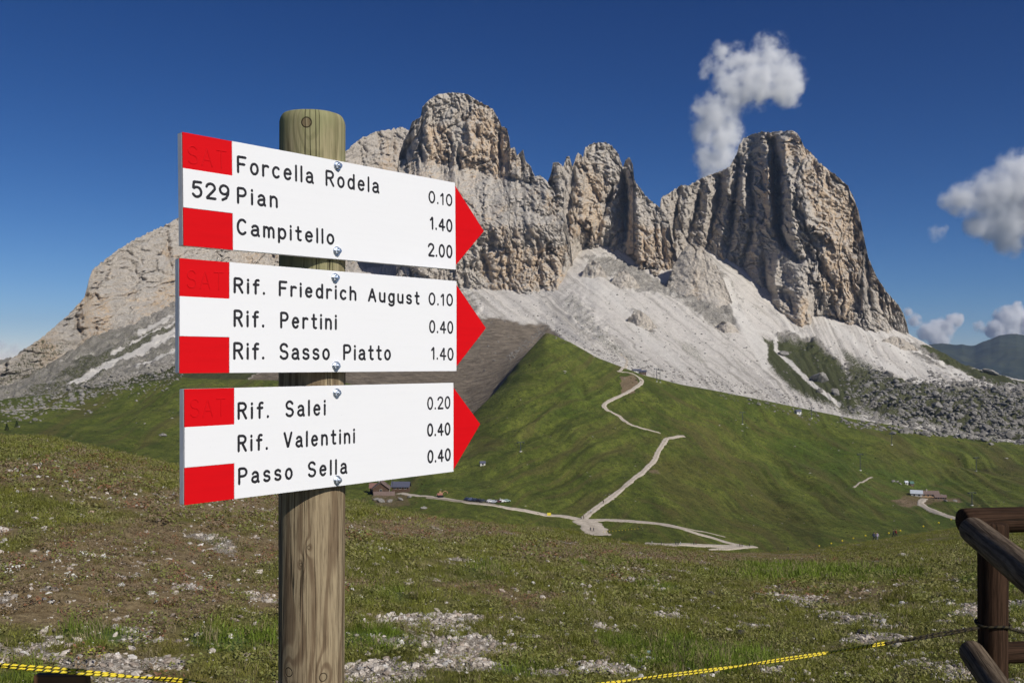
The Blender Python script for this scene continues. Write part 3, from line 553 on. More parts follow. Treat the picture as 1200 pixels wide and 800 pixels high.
# big square wall on the right
peak('mountain', [(768, 300), (772, 250), (775, 231), (781, 228), (790, 222), (798, 216), (807, 217), (823, 208), (843, 201), (855, 195), (860, 186), (863, 180), (867, 169), (870, 163), (878, 158), (893, 154), (903, 155), (915, 153), (927, 152), (933, 155), (937, 160), (943, 173), (950, 178), (960, 190), (970, 198), (980, 205), (993, 217), (1000, 230), (1005, 243), (1008, 256), (1011, 270), (1014, 285), (1018, 303), (1027, 323), (1034, 334), (1040, 343), (1053, 357), (1059, 368), (1063, 380), (1066, 394)],
     foot_all, 0.78, [(768, 60), (800, 30), (850, 10), (895, -5), (905, 12), (915, 0), (935, -28), (1000, -10), (1040, 10), (1066, 25)], [(152, 190), (240, 110), (330, 30), (390, 0)],
     [([(907, 166), (909, 200), (911, 240), (912, 268), (920, 288), (935, 305)], 4.5, 75), ([(918, 165), (922, 200), (927, 250), (930, 275)], 6, -42), ([(900, 175), (901, 225), (903, 260)], 5, -30), ([(880, 185), (878, 215), (882, 245)], 4, 32), ([(866, 185), (862, 225), (853, 290)], 3.2, 34), ([(845, 208), (838, 250), (826, 300)], 3.2, 36), ([(822, 214), (815, 250), (803, 290)], 3.2, 34), ([(797, 222), (791, 255), (788, 290)], 3, 30), ([(882, 240), (880, 280), (868, 320)], 3.5, 34),
      ([(873, 175), (870, 230), (862, 300)], 5, -20), ([(832, 215), (827, 260), (818, 295)], 4, -18), ([(854, 200), (849, 260), (840, 300)], 4, -18), ([(808, 220), (803, 260), (797, 290)], 4, -14), ([(893, 290), (895, 320), (900, 350)], 4, 34), ([(912, 290), (908, 330), (915, 365)], 5, -26), ([(940, 280), (965, 320), (985, 345)], 5, 22), ([(983, 335), (984, 352)], 2.5, 26), ([(1014, 290), (1018, 340), (1022, 370)], 3, 24), ([(1000, 245), (1003, 300)], 3, 14), ([(968, 205), (972, 225)], 3, 18),
      ([(936, 215), (950, 265), (960, 300)], 6, -18), ([(1030, 335), (1036, 375)], 2.5, 18), ([(1046, 355), (1050, 385)], 2.5, 14), ([(1008, 330), (1010, 378)], 2.2, 14), ([(925, 345), (930, 370)], 3, 18), ([(880, 290), (870, 315)], 4, -14), ([(845, 290), (850, 310)], 4, -18), ([(930, 258), (945, 262), (990, 290)], 4, -14), ([(898, 158), (905, 175)], 3, 22)],
     seed=21.3, jag=2.0, ribs=0.95, warm=[[(940, 200), (1000, 235), (1012, 300), (1000, 370), (955, 330), (965, 260)], [(890, 190), (906, 190), (908, 270), (896, 270)], [(840, 285), (855, 290), (850, 312), (840, 310)]],
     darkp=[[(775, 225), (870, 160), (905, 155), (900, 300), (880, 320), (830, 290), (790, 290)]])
# small crags breaking through the scree
for k_, (sl_, ft_, dd_) in enumerate([([(781, 336), (788, 314), (797, 297), (805, 288), (814, 294), (822, 290), (832, 301), (841, 312), (849, 330), (858, 352)], [(781, 338), (800, 350), (820, 354), (840, 360), (858, 356)], 40),
                                      ([(734, 376), (741, 367), (749, 363), (757, 368), (763, 374), (770, 384)], [(734, 378), (750, 386), (770, 389)], 10), ([(682, 322), (688, 309), (695, 303), (703, 309), (713, 326)], [(682, 326), (698, 333), (713, 330)], 14),
                                      ([(716, 330), (724, 318), (733, 316), (742, 324), (752, 338)], [(716, 333), (735, 342), (752, 342)], 14), ([(838, 385), (846, 376), (856, 377), (866, 388)], [(838, 389), (852, 394), (866, 392)], 8),
                                      ([(1034, 398), (1046, 393), (1060, 397), (1076, 409)], [(1034, 402), (1055, 408), (1076, 413)], 8)]):
    t0_ = min(q[1] for q in sl_); t1_ = max(q[1] for q in ft_)
    peak('crag', sl_, ft_, 0.8, [(sl_[0][0], 10), ((sl_[0][0] + sl_[-1][0]) / 2, -4), (sl_[-1][0], 12)], [(t0_, dd_), (t1_, 0)], [], ribs=0.35, seed=30.0 + 3 * k_, jag=2.2, amp=0.5, below=5, base_off=2)
# ================================================================== FAR HILLS, VALLEY FLOOR
t = NT('far_forest'); co = t.coord(); n1 = t.noise(co, 0.0016, 7, 0.65); n2 = t.noise(co, 0.012, 5, 0.7)
c = t.mix(t.ss(n1, 0.42, 0.62), (0.022, 0.030, 0.020), (0.055, 0.062, 0.032)); c = t.mix(t.math('MULTIPLY', t.ss(n2, 0.5, 0.65), 0.5), c, (0.02, 0.032, 0.014)); t.col(c); M_far = t.m
def hill(sil, d0, depth, seed, name='distant_hills'):
    px = np.arange(sil[0][0], sil[-1][0], 2.0); S = smooth_interp(px, [p[0] for p in sil], [p[1] for p in sil], 3) + 1.1 * fbm(px / 16 + seed, 0 * px, 0 * px, 5)
    v = np.linspace(0, 1, 70)[:, None]; zt = (HY - S)[None] / F * d0
    D = d0 - depth * (1 - v) + 0 * zt; base = -420.0
    Z_ = base + (zt - base) * (v**0.9); X_ = (px - CX)[None] / F * D
    nn = fbm(X_ / 900 + seed, D / 900, 0 * X_ + seed, 5); Z_ = Z_ + 110 * nn * np.sin(v * math.pi) + 35 * ridged(X_ / 420, D / 500, 0 * X_) * np.sin(v * math.pi)
    vb = np.linspace(0, 1, 16)[1:, None]; Db = D[-1][None] + depth * 0.6 * vb; Zb = Z_[-1][None] + (base - Z_[-1])[None] * vb
    P = np.stack([np.concatenate([X_, (px - CX)[None] / F * Db], 0), np.concatenate([D, Db], 0), np.concatenate([Z_, Zb], 0)], -1)
    return tag(grid_mesh(name, P, M_far), kind='structure')
hill([(600, 440), (900, 420), (1000, 412), (1060, 403), (1088, 404), (1106, 402), (1122, 404), (1140, 405), (1150, 401), (1162, 397), (1170, 393), (1182, 391), (1200, 393), (1212, 389), (1300, 400), (1500, 380), (1900, 390)], 8600, 2600, 2.0)
hill([(-900, 405), (-500, 418), (-200, 424), (0, 436), (300, 440), (620, 440)], 9200, 2500, 6.0)
vf = bmesh.new(); bmesh.ops.create_grid(vf, x_segments=60, y_segments=60, size=9000, matrix=Matrix.Translation((0, 1500, -430)))
for v_ in vf.verts: v_.co.z += 12 * mathutils.noise.noise(v_.co / 900)
valley = tag(bobj('valley_floor', vf, M_far), kind='structure')

bpy.context.view_layer.update()
def ray(o, org, dr):
    ok, loc, nrm, _ = o.ray_cast(org, dr); return loc.copy() if ok else None
def hit(px, py, objs=(near, mid, apron)):
    dr = at(px, py, 1.0).normalized(); best = None
    for o in objs:
        p = ray(o, Vector((0, 0, 0)), dr)
        if p is not None and (best is None or p.y < best.y): best = p
    return best
def drop(x, y, objs=(near, mid, apron)):
    z = None
    for o in objs:
        p = ray(o, Vector((x, y, 900)), Vector((0, 0, -1)))
        if p is not None and (z is None or p.z > z): z = p.z
    return z

# ================================================================== ROADS
t = NT('gravel_track'); co = t.coord(); n1 = t.noise(co, 0.5, 5, 0.7); n2 = t.noise(co, 3.0, 4, 0.6)
c = t.mix(t.ss(n1, 0.35, 0.65), (0.44, 0.375, 0.295), (0.60, 0.53, 0.44)); c = t.mix(t.math('MULTIPLY', t.ss(n2, 0.5, 0.7), 0.4), c, (0.25, 0.20, 0.15))
c = t.mix(t.math('MULTIPLY', t.attr('dirt').outputs['Fac'], 0.75), c, (0.15, 0.125, 0.085))
t.col(c); t.bump(n1, 0.5, 0.3); M_road = t.m
def road(pts, width, objs=(mid,), lift=0.22, name='gravel_road', wv=0.25, taper=False, dirt=0.0):
    P = []
    for a in pts:
        h = hit(a[0], a[1], objs)
        if h is not None: P.append(h)
    if len(P) < 2: return None
    # resample
    Q = []
    for i in range(len(P) - 1):
        p0 = P[max(i - 1, 0)]; p1 = P[i]; p2 = P[i + 1]; p3 = P[min(i + 2, len(P) - 1)]
        n = max(2, int((p2 - p1).length / 3.0))
        for k in range(n):
            s = k / n; Q.append(0.5 * ((2 * p1) + (p2 - p0) * s + (2 * p0 - 5 * p1 + 4 * p2 - p3) * s * s + (3 * p1 - p0 - 3 * p2 + p3) * s**3))
    Q.append(P[-1])
    rows = []; dm = []
    m = 7
    for i, q in enumerate(Q):
        tg = (Q[min(i + 1, len(Q) - 1)] - Q[max(i - 1, 0)]); tg.z = 0
        if tg.length < 1e-6: tg = Vector((1, 0, 0))
        tg.normalize(); nr = Vector((tg.y, -tg.x, 0))
        wd = width * (1 + wv * mathutils.noise.noise(q / 14))
        if taper: wd *= min(1, 0.2 + (len(Q) - 1 - i) / max(1, 0.5 * len(Q)))
        r = []
        for k in range(m):
            s = (k / (m - 1) - 0.5)
            jit = 0.30 * mathutils.noise.noise(Vector((q.x / 3, q.y / 3, 9.0 + (k > 2)))) if k in (0, m - 1) else 0
            x = q.x + nr.x * wd * (s + jit * (1 if s > 0 else -1)); y = q.y + nr.y * wd * (s + jit * (1 if s > 0 else -1))
            z = drop(x, y, objs); z = q.z if z is None else z
            edge = -0.35 if k in (0, m - 1) else lift
            r.append((x, y, z + edge)); dm.append(max(dirt, 0.8 if k in (0, m - 1) else (0.35 if k == 3 else 0.0)))
        rows.append(r)
    o = grid_mesh(name, np.array(rows), M_road, {'dirt': np.array(dm)}); return tag(o, kind='structure')
road([(727, 414), (734, 421), (734, 427), (729, 432), (724, 435), (732, 436), (739, 437)], 4.0, (mid, apron))
road([(739, 437), (747, 441), (752, 446), (749, 451), (738, 458), (722, 466), (709, 473), (709, 478), (717, 483), (725, 487), (735, 495), (750, 501), (773, 507)], 5.0)
road([(802, 511), (795, 511), (786, 513), (778, 519), (771, 530), (766, 540), (756, 550), (745, 559), (728, 573), (712, 586), (699, 595), (690, 602), (684, 608)], 4.6)
road([(468, 578), (490, 581), (515, 583), (540, 587), (560, 590), (590, 594), (620, 599), (650, 604), (684, 609), (710, 609), (745, 611), (775, 614), (805, 621), (835, 630), (858, 637), (880, 641)], 6.5)
road([(500, 583), (545, 588), (585, 593)], 5.0, lift=0.3, dirt=0.85)
road([(684, 610), (690, 614), (696, 620), (700, 628)], 15, lift=0.34, name='gravel_forecourt')
road([(755, 637), (790, 638.3), (830, 639.3), (860, 640), (885, 640.5)], 6, lift=0.3)
road([(872, 641), (850, 643), (830, 644)], 5, lift=0.3, taper=True)
road([(760, 612), (800, 618), (830, 624), (850, 629)], 2.2, lift=0.15, dirt=0.5)
road([(1083, 584), (1079, 588), (1081, 592), (1093, 598), (1108, 604), (1122, 608), (1135, 611), (1160, 612)], 6.5)
road([(1160, 606), (1140, 608.5), (1125, 612), (1105, 617), (1085, 621.5), (1062, 626.5)], 3.6, (near,), lift=0.08, taper=True)
road([(0, 481), (40, 479), (70, 478.5), (95, 480)], 3.0, dirt=0.2)
road([(1000, 571), (1012, 564), (1022, 559)], 2.0, dirt=0.4)

# ================================================================== BOULDERS
def rock_mesh(name, seed, sub=2, rough=0.28, flat=0.75):
    bm = bmesh.new(); bmesh.ops.create_icosphere(bm, subdivisions=sub, radius=1)
    for v in bm.verts:
        n = v.co.normalized(); s = Vector((seed * 3.1, seed * 1.7, 0))
        r = 1 + rough * mathutils.noise.noise(n * 1.3 + s) * 1.6 + rough * 0.5 * mathutils.noise.noise(n * 3.2 + s)
        # cut planes make angular facets
        q = n * r
        for k in range(5):
            pl = Vector((math.sin(seed * 7 + k * 2.1), math.cos(seed * 5 + k * 1.7), math.sin(seed * 3 + k * 4.3))).normalized()
            dd = q.dot(pl)
            if dd > 0.72: q -= pl * (dd - 0.72) * 0.85
        v.co = Vector((q.x, q.y, q.z * flat))
    me = bpy.data.meshes.new(name); bm.to_mesh(me); bm.free(); return me
t = NT('pale_boulder'); co = t.n('ShaderNodeTexCoord').outputs['Object']; n1 = t.noise(co, 1.5, 6, 0.7); n2 = t.noise(co, 5, 5, 0.7)
oi = t.n('ShaderNodeObjectInfo')
c = t.mix(t.ss(n1, 0.35, 0.65), (0.15, 0.14, 0.125), (0.33, 0.31, 0.28)); c = t.mix(t.math('MULTIPLY', t.ss(n2, 0.55, 0.7), 0.5), c, (0.11, 0.10, 0.09))
c = t.mix(t.math('MULTIPLY', oi.outputs['Random'], 0.5), c, (0.19, 0.175, 0.15)); t.col(c); t.bump(n2, 0.8, 0.1); M_boul = t.m
boul = [rock_mesh('boulder', k + 1, 1 if k < 3 else 2) for k in range(5)]
for m_ in boul: m_.materials.append(M_boul)
grp = 'boulders strewn below the scree'
def bould(px, py, s, k, label=None, group=grp, flat=1.0, name='boulder'):
    p = hit(px, py, (mid, apron))
    if p is None: return
    o = bpy.data.objects.new(name, boul[k % 5]); C.objects.link(o); o.location = p + Vector((0, 0, s * 0.25)); o.rotation_euler = (random.uniform(-.4, .4), random.uniform(-.4, .4), random.uniform(0, 6.3))
    o.scale = (s * random.uniform(.8, 1.3), s * random.uniform(.8, 1.2), s * random.uniform(.7, 1.1) * flat)
    tag(o, label or 'grey boulder among many strewn over the slopes below the cliffs', 'boulder', group); return o
nb_ = 0
for i in range(230):
    px = 1010 + 200 * random.random()**0.75; py = random.uniform(440, 506) + (px - 1010) * 0.08
    s = 2.2 + 4.2 * random.random()**3
    if bould(px, py, s, i): nb_ += 1
for i in range(46):
    px = random.uniform(30, 210); py = 478 - (px - 30) * 0.25 + random.gauss(0, 5)
    bould(px, py, 1.4 + 2.6 * random.random()**2, i)
for (px, py, s) in [(41, 493, 3), (84, 477, 1.8), (96, 473, 2.4), (97, 463, 4.2), (100, 485, 1.7), (104, 482, 2.2), (106, 484, 2.2), (160, 470, 2), (48, 486, 2), (30, 491, 1.5)]: bould(px, py, s * .8, int(s * 7))
b = bould(960, 447, 15, 3, 'large pale house-sized boulder alone on the green patch below the right cliff', None, 0.75); b.scale = (20, 13, 11)
b = bould(960, 460, 6, 2, 'small rounded boulder just below the house-sized boulder', None)
b = bould(979, 463, 8, 4, 'dark cleft boulder right of and below the house-sized boulder', None)
b = bould(918, 416, 9, 1, 'weathered boulder left of the house-sized boulder beside the footpath', None, .8)
b = bould(1040, 441, 9, 4, 'blocky pale boulder at the top edge of the boulder field', None, .8)
b = bould(1160, 438, 14, 3, 'broad grey rock outcrop on the skyline right of the scree', None, .5)
b = bould(191, 511, 3.2, 2, 'single pale boulder on the dark green slope left of the lowest sign board', None)
b = bould(1161, 521, 2.6, 0, 'lone pale boulder in the grass below the boulder field', None)

# ---- instancer for uncountable cover
def scatter(name, pts, scl, rz, tint, variants, idx, tilt=0.0, label=None):
    me = bpy.data.meshes.new(name); n = len(pts); me.vertices.add(n); me.vertices.foreach_set('co', np.asarray(pts, np.float32).reshape(-1))
    a = me.attributes.new('scl', 'FLOAT_VECTOR', 'POINT'); a.data.foreach_set('vector', np.asarray(scl, np.float32).reshape(-1))
    rot = np.zeros((n, 3), np.float32); rot[:, 2] = rz; rot[:, 0] = rng.normal(0, tilt + 1e-6, n); rot[:, 1] = rng.normal(0, tilt + 1e-6, n)
    a = me.attributes.new('rot', 'FLOAT_VECTOR', 'POINT'); a.data.foreach_set('vector', rot.reshape(-1))
    a = me.attributes.new('idx', 'INT', 'POINT'); a.data.foreach_set('value', np.asarray(idx, np.int32))
    tc = np.ones((n, 4), np.float32); tc[:, :3] = tint
    a = me.attributes.new('tint', 'FLOAT_COLOR', 'POINT'); a.data.foreach_set('color', tc.reshape(-1))
    o = link(name, me)
    col = bpy.data.collections.new(name + '_kinds')
    for v in variants:
        vo = bpy.data.objects.new(v.name, v); col.objects.link(vo)
    g = bpy.data.node_groups.new(name, 'GeometryNodeTree')
    g.interface.new_socket('Geometry', in_out='INPUT', socket_type='NodeSocketGeometry'); g.interface.new_socket('Geometry', in_out='OUTPUT', socket_type='NodeSocketGeometry')
    gi = g.nodes.new('NodeGroupInput'); go = g.nodes.new('NodeGroupOutput')
    ci = g.nodes.new('GeometryNodeCollectionInfo'); ci.inputs['Collection'].default_value = col; ci.inputs['Separate Children'].default_value = True; ci.inputs['Reset Children'].default_value = True
    ip = g.nodes.new('GeometryNodeInstanceOnPoints'); ip.inputs['Pick Instance'].default_value = True
    def na(nm, ty):
        x = g.nodes.new('GeometryNodeInputNamedAttribute'); x.data_type = ty; x.inputs[0].default_value = nm; return x.outputs[0]
    L = g.links.new
    L(gi.outputs[0], ip.inputs['Points']); L(ci.outputs[0], ip.inputs['Instance']); L(na('idx', 'INT'), ip.inputs['Instance Index'])
    er = g.nodes.new('FunctionNodeEulerToRotation'); L(na('rot', 'FLOAT_VECTOR'), er.inputs[0]); L(er.outputs[0], ip.inputs['Rotation'])
    L(na('scl', 'FLOAT_VECTOR'), ip.inputs['Scale']); L(ip.outputs[0], go.inputs[0])
    md = o.modifiers.new('scatter', 'NODES'); md.node_group = g
    return tag(o, label=label, kind='stuff')
def raycast_px(N, sampler, objs):
    P = []
    for _ in range(N):
        px, py = sampler(); h = hit(px, py, objs)
        if h is not None: P.append(tuple(h))
    return np.array(P)
def smp_right():
    while True:
        px = 985 + 235 * random.random()**0.8; py = random.uniform(425, 500) + (px - 985) * 0.10
        if mathutils.noise.noise(Vector((px / 16, py / 9, 3))) + 0.35 * mathutils.noise.noise(Vector((px / 5, py / 4, 8))) > -0.18 + (0.25 if py < 445 else 0): return px, py
def smp_left():
    px = random.uniform(0, 215); return px, 480 - px * 0.22 + random.gauss(0, 9)
def smp_edge():
    px = random.uniform(640, 1000); return px, np.interp(px, [640, 700, 750, 850, 900, 1000], [384, 414, 432, 454, 463, 484]) + random.gauss(-2, 4)
def smp_scree():
    return random.uniform(560, 1100), random.uniform(330, 460)
def smp_rim():
    t_ = random.random(); return 641 - 46 * t_ + random.gauss(0, 2.0), 384 + 36 * t_ + random.gauss(0, 2.0)
def smp_slope():
    px = random.uniform(840, 960); return px, np.interp(px, [840, 960], [448, 482]) + random.gauss(6, 5)
PR = raycast_px(3300, smp_right, (apron, mid)); PL = raycast_px(900, smp_left, (apron, mid)); PE = raycast_px(700, smp_edge, (apron, mid)); PS = raycast_px(1500, smp_scree, (apron,))
PM_ = raycast_px(260, smp_rim, (mid, apron)); PS2 = raycast_px(200, smp_slope, (mid,)); PS = np.concatenate([PS, PM_, PS2])
allp = np.concatenate([PR, PL, PE, PS]); sz = np.concatenate([1.0 + 3.2 * rng.random(len(PR))**3, 0.7 + 1.8 * rng.random(len(PL))**3, 0.6 + 1.6 * rng.random(len(PE))**3, 0.6 + 1.8 * rng.random(len(PS))**4])
scatter('rubble', allp, np.stack([sz, sz * rng.uniform(.7, 1.2, len(sz)), sz * rng.uniform(.6, 1.1, len(sz))], -1), rng.uniform(0, 6.3, len(sz)), (1, 1, 1), boul[:3], rng.integers(0, 3, len(sz)), 0.3)

# low shrubs and tussocks dotting the green hill
t = NT('tussock'); at_t = t.attr('tint', 'INSTANCER'); t.col(at_t.outputs['Color']); M_tus = t.m
tus = [rock_mesh('tussock', 60 + k, 1, 0.35, 0.55) for k in range(3)]
for m_ in tus: m_.materials.append(M_tus)
def smp_hill():
    while True:
        px = random.uniform(0, 1200); py = random.uniform(400, 650)
        if mathutils.noise.noise(Vector((px / 28, py / 14, 5))) + 0.5 * mathutils.noise.noise(Vector((px / 9, py / 5, 7))) > 0.12: return px, py
PT = raycast_px(4200, smp_hill, (mid,)); nt3 = len(PT); st3 = (0.25 + 0.75 * rng.random(nt3)**2) * np.clip(PT[:, 1] / 700, .6, 1.4); r3 = rng.random((nt3, 1))
scatter('shrubs', PT, np.stack([st3 * rng.uniform(.8, 1.8, nt3), st3, st3 * .8], -1), rng.uniform(0, 6.3, nt3), np.where(r3 < .62, np.array([0.045, 0.06, 0.014]), np.where(r3 < .93, np.array([0.11, 0.09, 0.035]), np.array([0.34, 0.32, 0.28]))), tus, rng.integers(0, 3, nt3), 0.2)
# ================================================================== NEAR GROUND COVER
def blade_clump(name, n, rad, h0, h1, w_, lean, mat, seed, seedhead=0.0):
    r = random.Random(seed); V = []; Fc = []
    for _ in range(n):
        a = r.uniform(0, 6.283); rr_ = rad * math.sqrt(r.random()); bx, by = rr_ * math.cos(a), rr_ * math.sin(a)
        h = r.uniform(h0, h1); th = r.uniform(0, 6.283); la = r.uniform(0, 6.283); ln = r.uniform(0.1, 1) * lean * h
        wx_, wy_ = math.cos(th) * w_ / 2, math.sin(th) * w_ / 2; lx, ly = math.cos(la) * ln, math.sin(la) * ln
        i = len(V)
        V += [(bx - wx_, by - wy_, -0.01), (bx + wx_, by + wy_, -0.01), (bx - wx_ * .7 + lx * .35, by - wy_ * .7 + ly * .35, h * .55), (bx + wx_ * .7 + lx * .35, by + wy_ * .7 + ly * .35, h * .55), (bx + lx, by + ly, h)]
        Fc += [(i, i + 1, i + 3, i + 2), (i + 2, i + 3, i + 4)]
        if r.random() < seedhead:
            j = len(V); s = 0.006; V += [(bx + lx - s, by + ly, h - .012), (bx + lx + s, by + ly, h - .012), (bx + lx, by + ly + s, h + .02), (bx + lx, by + ly - s, h)]; Fc += [(j, j + 1, j + 2), (j, j + 3, j + 2), (j + 1, j + 3, j + 2)]
    me = bpy.data.meshes.new(name); me.from_pydata(V, [], Fc); me.materials.append(mat); return me
t = NT('grass_blade'); at_ = t.attr('tint', 'INSTANCER'); co = t.coord(); n1 = t.noise(co, 30, 2, 0.5)
c = t.mix(t.ss(n1, 0.4, 0.6), t.mix(1.0, at_.outputs['Color'], (0.72, 0.72, 0.72), 'MULTIPLY'), at_.outputs['Color'])
t.col(c); t.b.inputs['Roughness'].default_value = 0.6
tr = t.n('ShaderNodeBsdfTranslucent'); t.l(c, tr.inputs[0]); ms = t.n('ShaderNodeMixShader'); ms.inputs[0].default_value = 0.25
t.l(t.b.outputs[0], ms.inputs[1]); t.l(tr.outputs[0], ms.inputs[2]); t.l(ms.outputs[0], t.out.inputs[0]); M_blade = t.m
cl_n = [blade_clump('grass_tuft', 46, 0.09, 0.02, 0.075, 0.0042, 0.9, M_blade, k) for k in range(4)]
cl_t = [blade_clump('grass_tuft', 30, 0.07, 0.05, 0.15, 0.0045, 0.6, M_blade, 10 + k, 0.05) for k in range(2)]
cl_f = [blade_clump('grass_tuft', 40, 0.22, 0.03, 0.14, 0.012, 0.8, M_blade, 20 + k) for k in range(3)]
def sample_band(d0, d1, dens):
    A = 0.56 * (d1**2 - d0**2) * 1.05; n = int(A * dens)
    y = np.sqrt(rng.uniform(d0**2, d1**2, n)); x = rng.uniform(-0.585, 0.585, n) * y; return x, y
def veg_band(name, d0, d1, dens, variants, s0, keepfn=None, hmul=1.0):
    x, y = sample_band(d0, d1, dens); z = near_z(x, y); g, h, l = near_masks(x, y, z)
    Dc = smooth_interp(CX + F * x / y, CPx, [c_[2] for c_ in CP], 25)
    keep = (rng.random(len(x)) > g * 0.93) & (rng.random(len(x)) > 0.6 * h) & (y < Dc * 1.5)
    x, y, z, g, h, l = [a[keep] for a in (x, y, z, g, h, l)]
    r = rng.random(len(x))[:, None]; big = fbm(x * 0.5, y * 0.5, 0 * x + 12, 3)[:, None]
    gc = np.array([0.220, 0.228, 0.042]) * (1 + 0.25 * big); lc = np.array([0.190, 0.262, 0.034]) + 0 * r; hc = np.where(r < 0.45, np.array([0.29, 0.205, 0.095]), np.where(r < .85, np.array([0.205, 0.175, 0.045]), np.array([0.22, 0.13, 0.07])))
    tint = gc * (1 - h[:, None]) + hc * h[:, None]; tint = tint * (1 - l[:, None]) + lc * l[:, None]
    dry = rng.random(len(x))[:, None] < 0.16; tint = np.where(dry, np.array([0.36, 0.30, 0.16]), tint); tint = tint * rng.uniform(0.65, 1.3, (len(x), 1))
    s = s0 * rng.uniform(0.7, 1.3, len(x)) * (1 - 0.2 * h); hz = s * (0.55 + 0.60 * l - 0.2 * h) * hmul
    scatter(name, np.stack([x, y, z], -1), np.stack([s, s, hz], -1), rng.uniform(0, 6.3, len(x)), tint, variants, rng.integers(0, len(variants), len(x)), 0.12)
veg_band('grass', 4.0, 9, 135, cl_n + cl_t[:1], 0.92)
veg_band('grass', 9, 20, 46, cl_n + cl_t[:1], 1.3)
veg_band('grass', 20, 48, 9.0, cl_f + cl_n[:1], 1.3)
veg_band('grass', 48, 200, 1.6, cl_f, 2.0, hmul=0.55)
# low leafy herbs
t = NT('herb_leaf'); at_ = t.attr('tint', 'INSTANCER'); t.col(at_.outputs['Color']); t.b.inputs['Roughness'].default_value = 0.55; M_leaf = t.m
def leaf_clump(name, n, rad, s, seed):
    r = random.Random(seed); V = []; Fc = []
    for _ in range(n):
        a = r.uniform(0, 6.283); q = rad * math.sqrt(r.random()); c_ = Vector((q * math.cos(a), q * math.sin(a), r.uniform(0.0, 0.05)))
        m = Euler((r.uniform(-.8, .8), r.uniform(-.8, .8), r.uniform(0, 6.28))).to_matrix(); i = len(V)
        for p in ((-.5, 0, 0), (0, .28, .06), (.5, 0, 0), (0, -.28, .06)): V.append(tuple(c_ + m @ Vector(p) * s))
        Fc.append((i, i + 1, i + 2, i + 3))
    me = bpy.data.meshes.new(name); me.from_pydata(V, [], Fc); me.materials.append(M_leaf); return me
lv = [leaf_clump('herb', 34, 0.08, 0.022, 40 + k) for k in range(3)]
def leaf_band(d0, d1, dens, s0):
    x, y = sample_band(d0, d1, dens); z = near_z(x, y); g, h, l = near_masks(x, y, z)
    keep = rng.random(len(x)) > g * 0.8; x, y, z, h = x[keep], y[keep], z[keep], h[keep]
    r = rng.random((len(x), 1)); tint = np.where(r < 0.45, np.array([0.175, 0.185, 0.050]), np.where(r < 0.88, np.array([0.21, 0.155, 0.095]), np.array([0.22, 0.11, 0.06])))
    tint = np.where((h[:, None] < .4) & (r > .45), np.array([0.20, 0.19, 0.065]), tint)
    s = s0 * rng.uniform(0.6, 1.4, len(x)); scatter('ground_herbs', np.stack([x, y, z], -1), np.stack([s, s, s], -1), rng.uniform(0, 6.3, len(x)), tint, lv, rng.integers(0, 3, len(x)), 0.1)
leaf_band(4, 12, 38, 1.0); leaf_band(12, 40, 7, 2.0)
# stones
t = NT('limestone_chips'); at_ = t.attr('tint', 'INSTANCER'); co = t.coord(); n1 = t.noise(co, 2.5, 4, 0.6)
t.col(t.mix(t.ss(n1, 0.35, 0.65), t.mix(1.0, at_.outputs['Color'], (0.6, 0.58, 0.56), 'MULTIPLY'), at_.outputs['Color'])); M_chip = t.m
chips = [rock_mesh('stone', 30 + k, 1, 0.3, 0.6) for k in range(4)]
for m_ in chips: m_.materials.append(M_chip)
def chip_band(d0, d1, dens, s0, s1):
    x, y = sample_band(d0, d1, dens); z = near_z(x, y); g, h, l = near_masks(x, y, z)
    keep = rng.random(len(x)) < (0.05 + g * 0.95); x, y, z = x[keep], y[keep], z[keep]
    n = len(x); s = s0 + (s1 - s0) * rng.random(n)**4; r = rng.random((n, 1))
    tint = np.where(r < 0.6, np.array([0.62, 0.56, 0.49]), np.where(r < 0.85, np.array([0.42, 0.35, 0.29]), np.array([0.78, 0.75, 0.70]))) * rng.uniform(0.7, 1.15, (n, 1))
    scatter('gravel', np.stack([x, y, z + s * 0.2], -1), np.stack([s * rng.uniform(.8, 1.5, n), s, s * rng.uniform(.7, 1.1, n)], -1), rng.uniform(0, 6.3, n), tint, chips, rng.integers(0, 4, n), 0.4)
chip_band(4, 9, 900, 0.006, 0.034); chip_band(9, 20, 240, 0.010, 0.045); chip_band(20, 45, 22, 0.018, 0.06)
# flowers
t = NT('petal'); at_ = t.attr('tint', 'INSTANCER'); t.col(at_.outputs['Color']); M_pet = t.m
def flower(name, seed):
    r = random.Random(seed); bm = bmesh.new()
    add_tube(bm, (0, 0, 0), (0.006, 0, .07), .0012, n=3)
    for k in range(6):
        a = k * 1.047; m = Matrix.Translation((0.006 + .008 * math.cos(a), .008 * math.sin(a), .075)) @ Matrix.Rotation(a, 4, 'Z') @ Matrix.Rotation(.3, 4, 'Y') @ Matrix.Diagonal((.011, .007, .004, 1))
        bmesh.ops.create_icosphere(bm, subdivisions=1, radius=1, matrix=m)
    me = bpy.data.meshes.new(name); bm.to_mesh(me); bm.free(); me.materials.append(M_pet); return me
fl = [flower('flower', 1)]
FL = []
for i in range(190):
    px = random.uniform(0, 1200); py = random.uniform(520, 780)
    if i < 90: px = random.uniform(0, 330); py = random.uniform(530, 760)
    FL.append((px, py, (0.75, 0.74, 0.66), 1.0))
for cx_, cy_, n_ in [(495, 614, 60), (415, 650, 26), (585, 647, 16), (110, 768, 8), (640, 641, 20), (20, 560, 14), (590, 720, 10)]:
    for i in range(n_): FL.append((random.gauss(cx_, 12), random.gauss(cy_, 2.0), (0.45, 0.47, 0.05), 1.1))
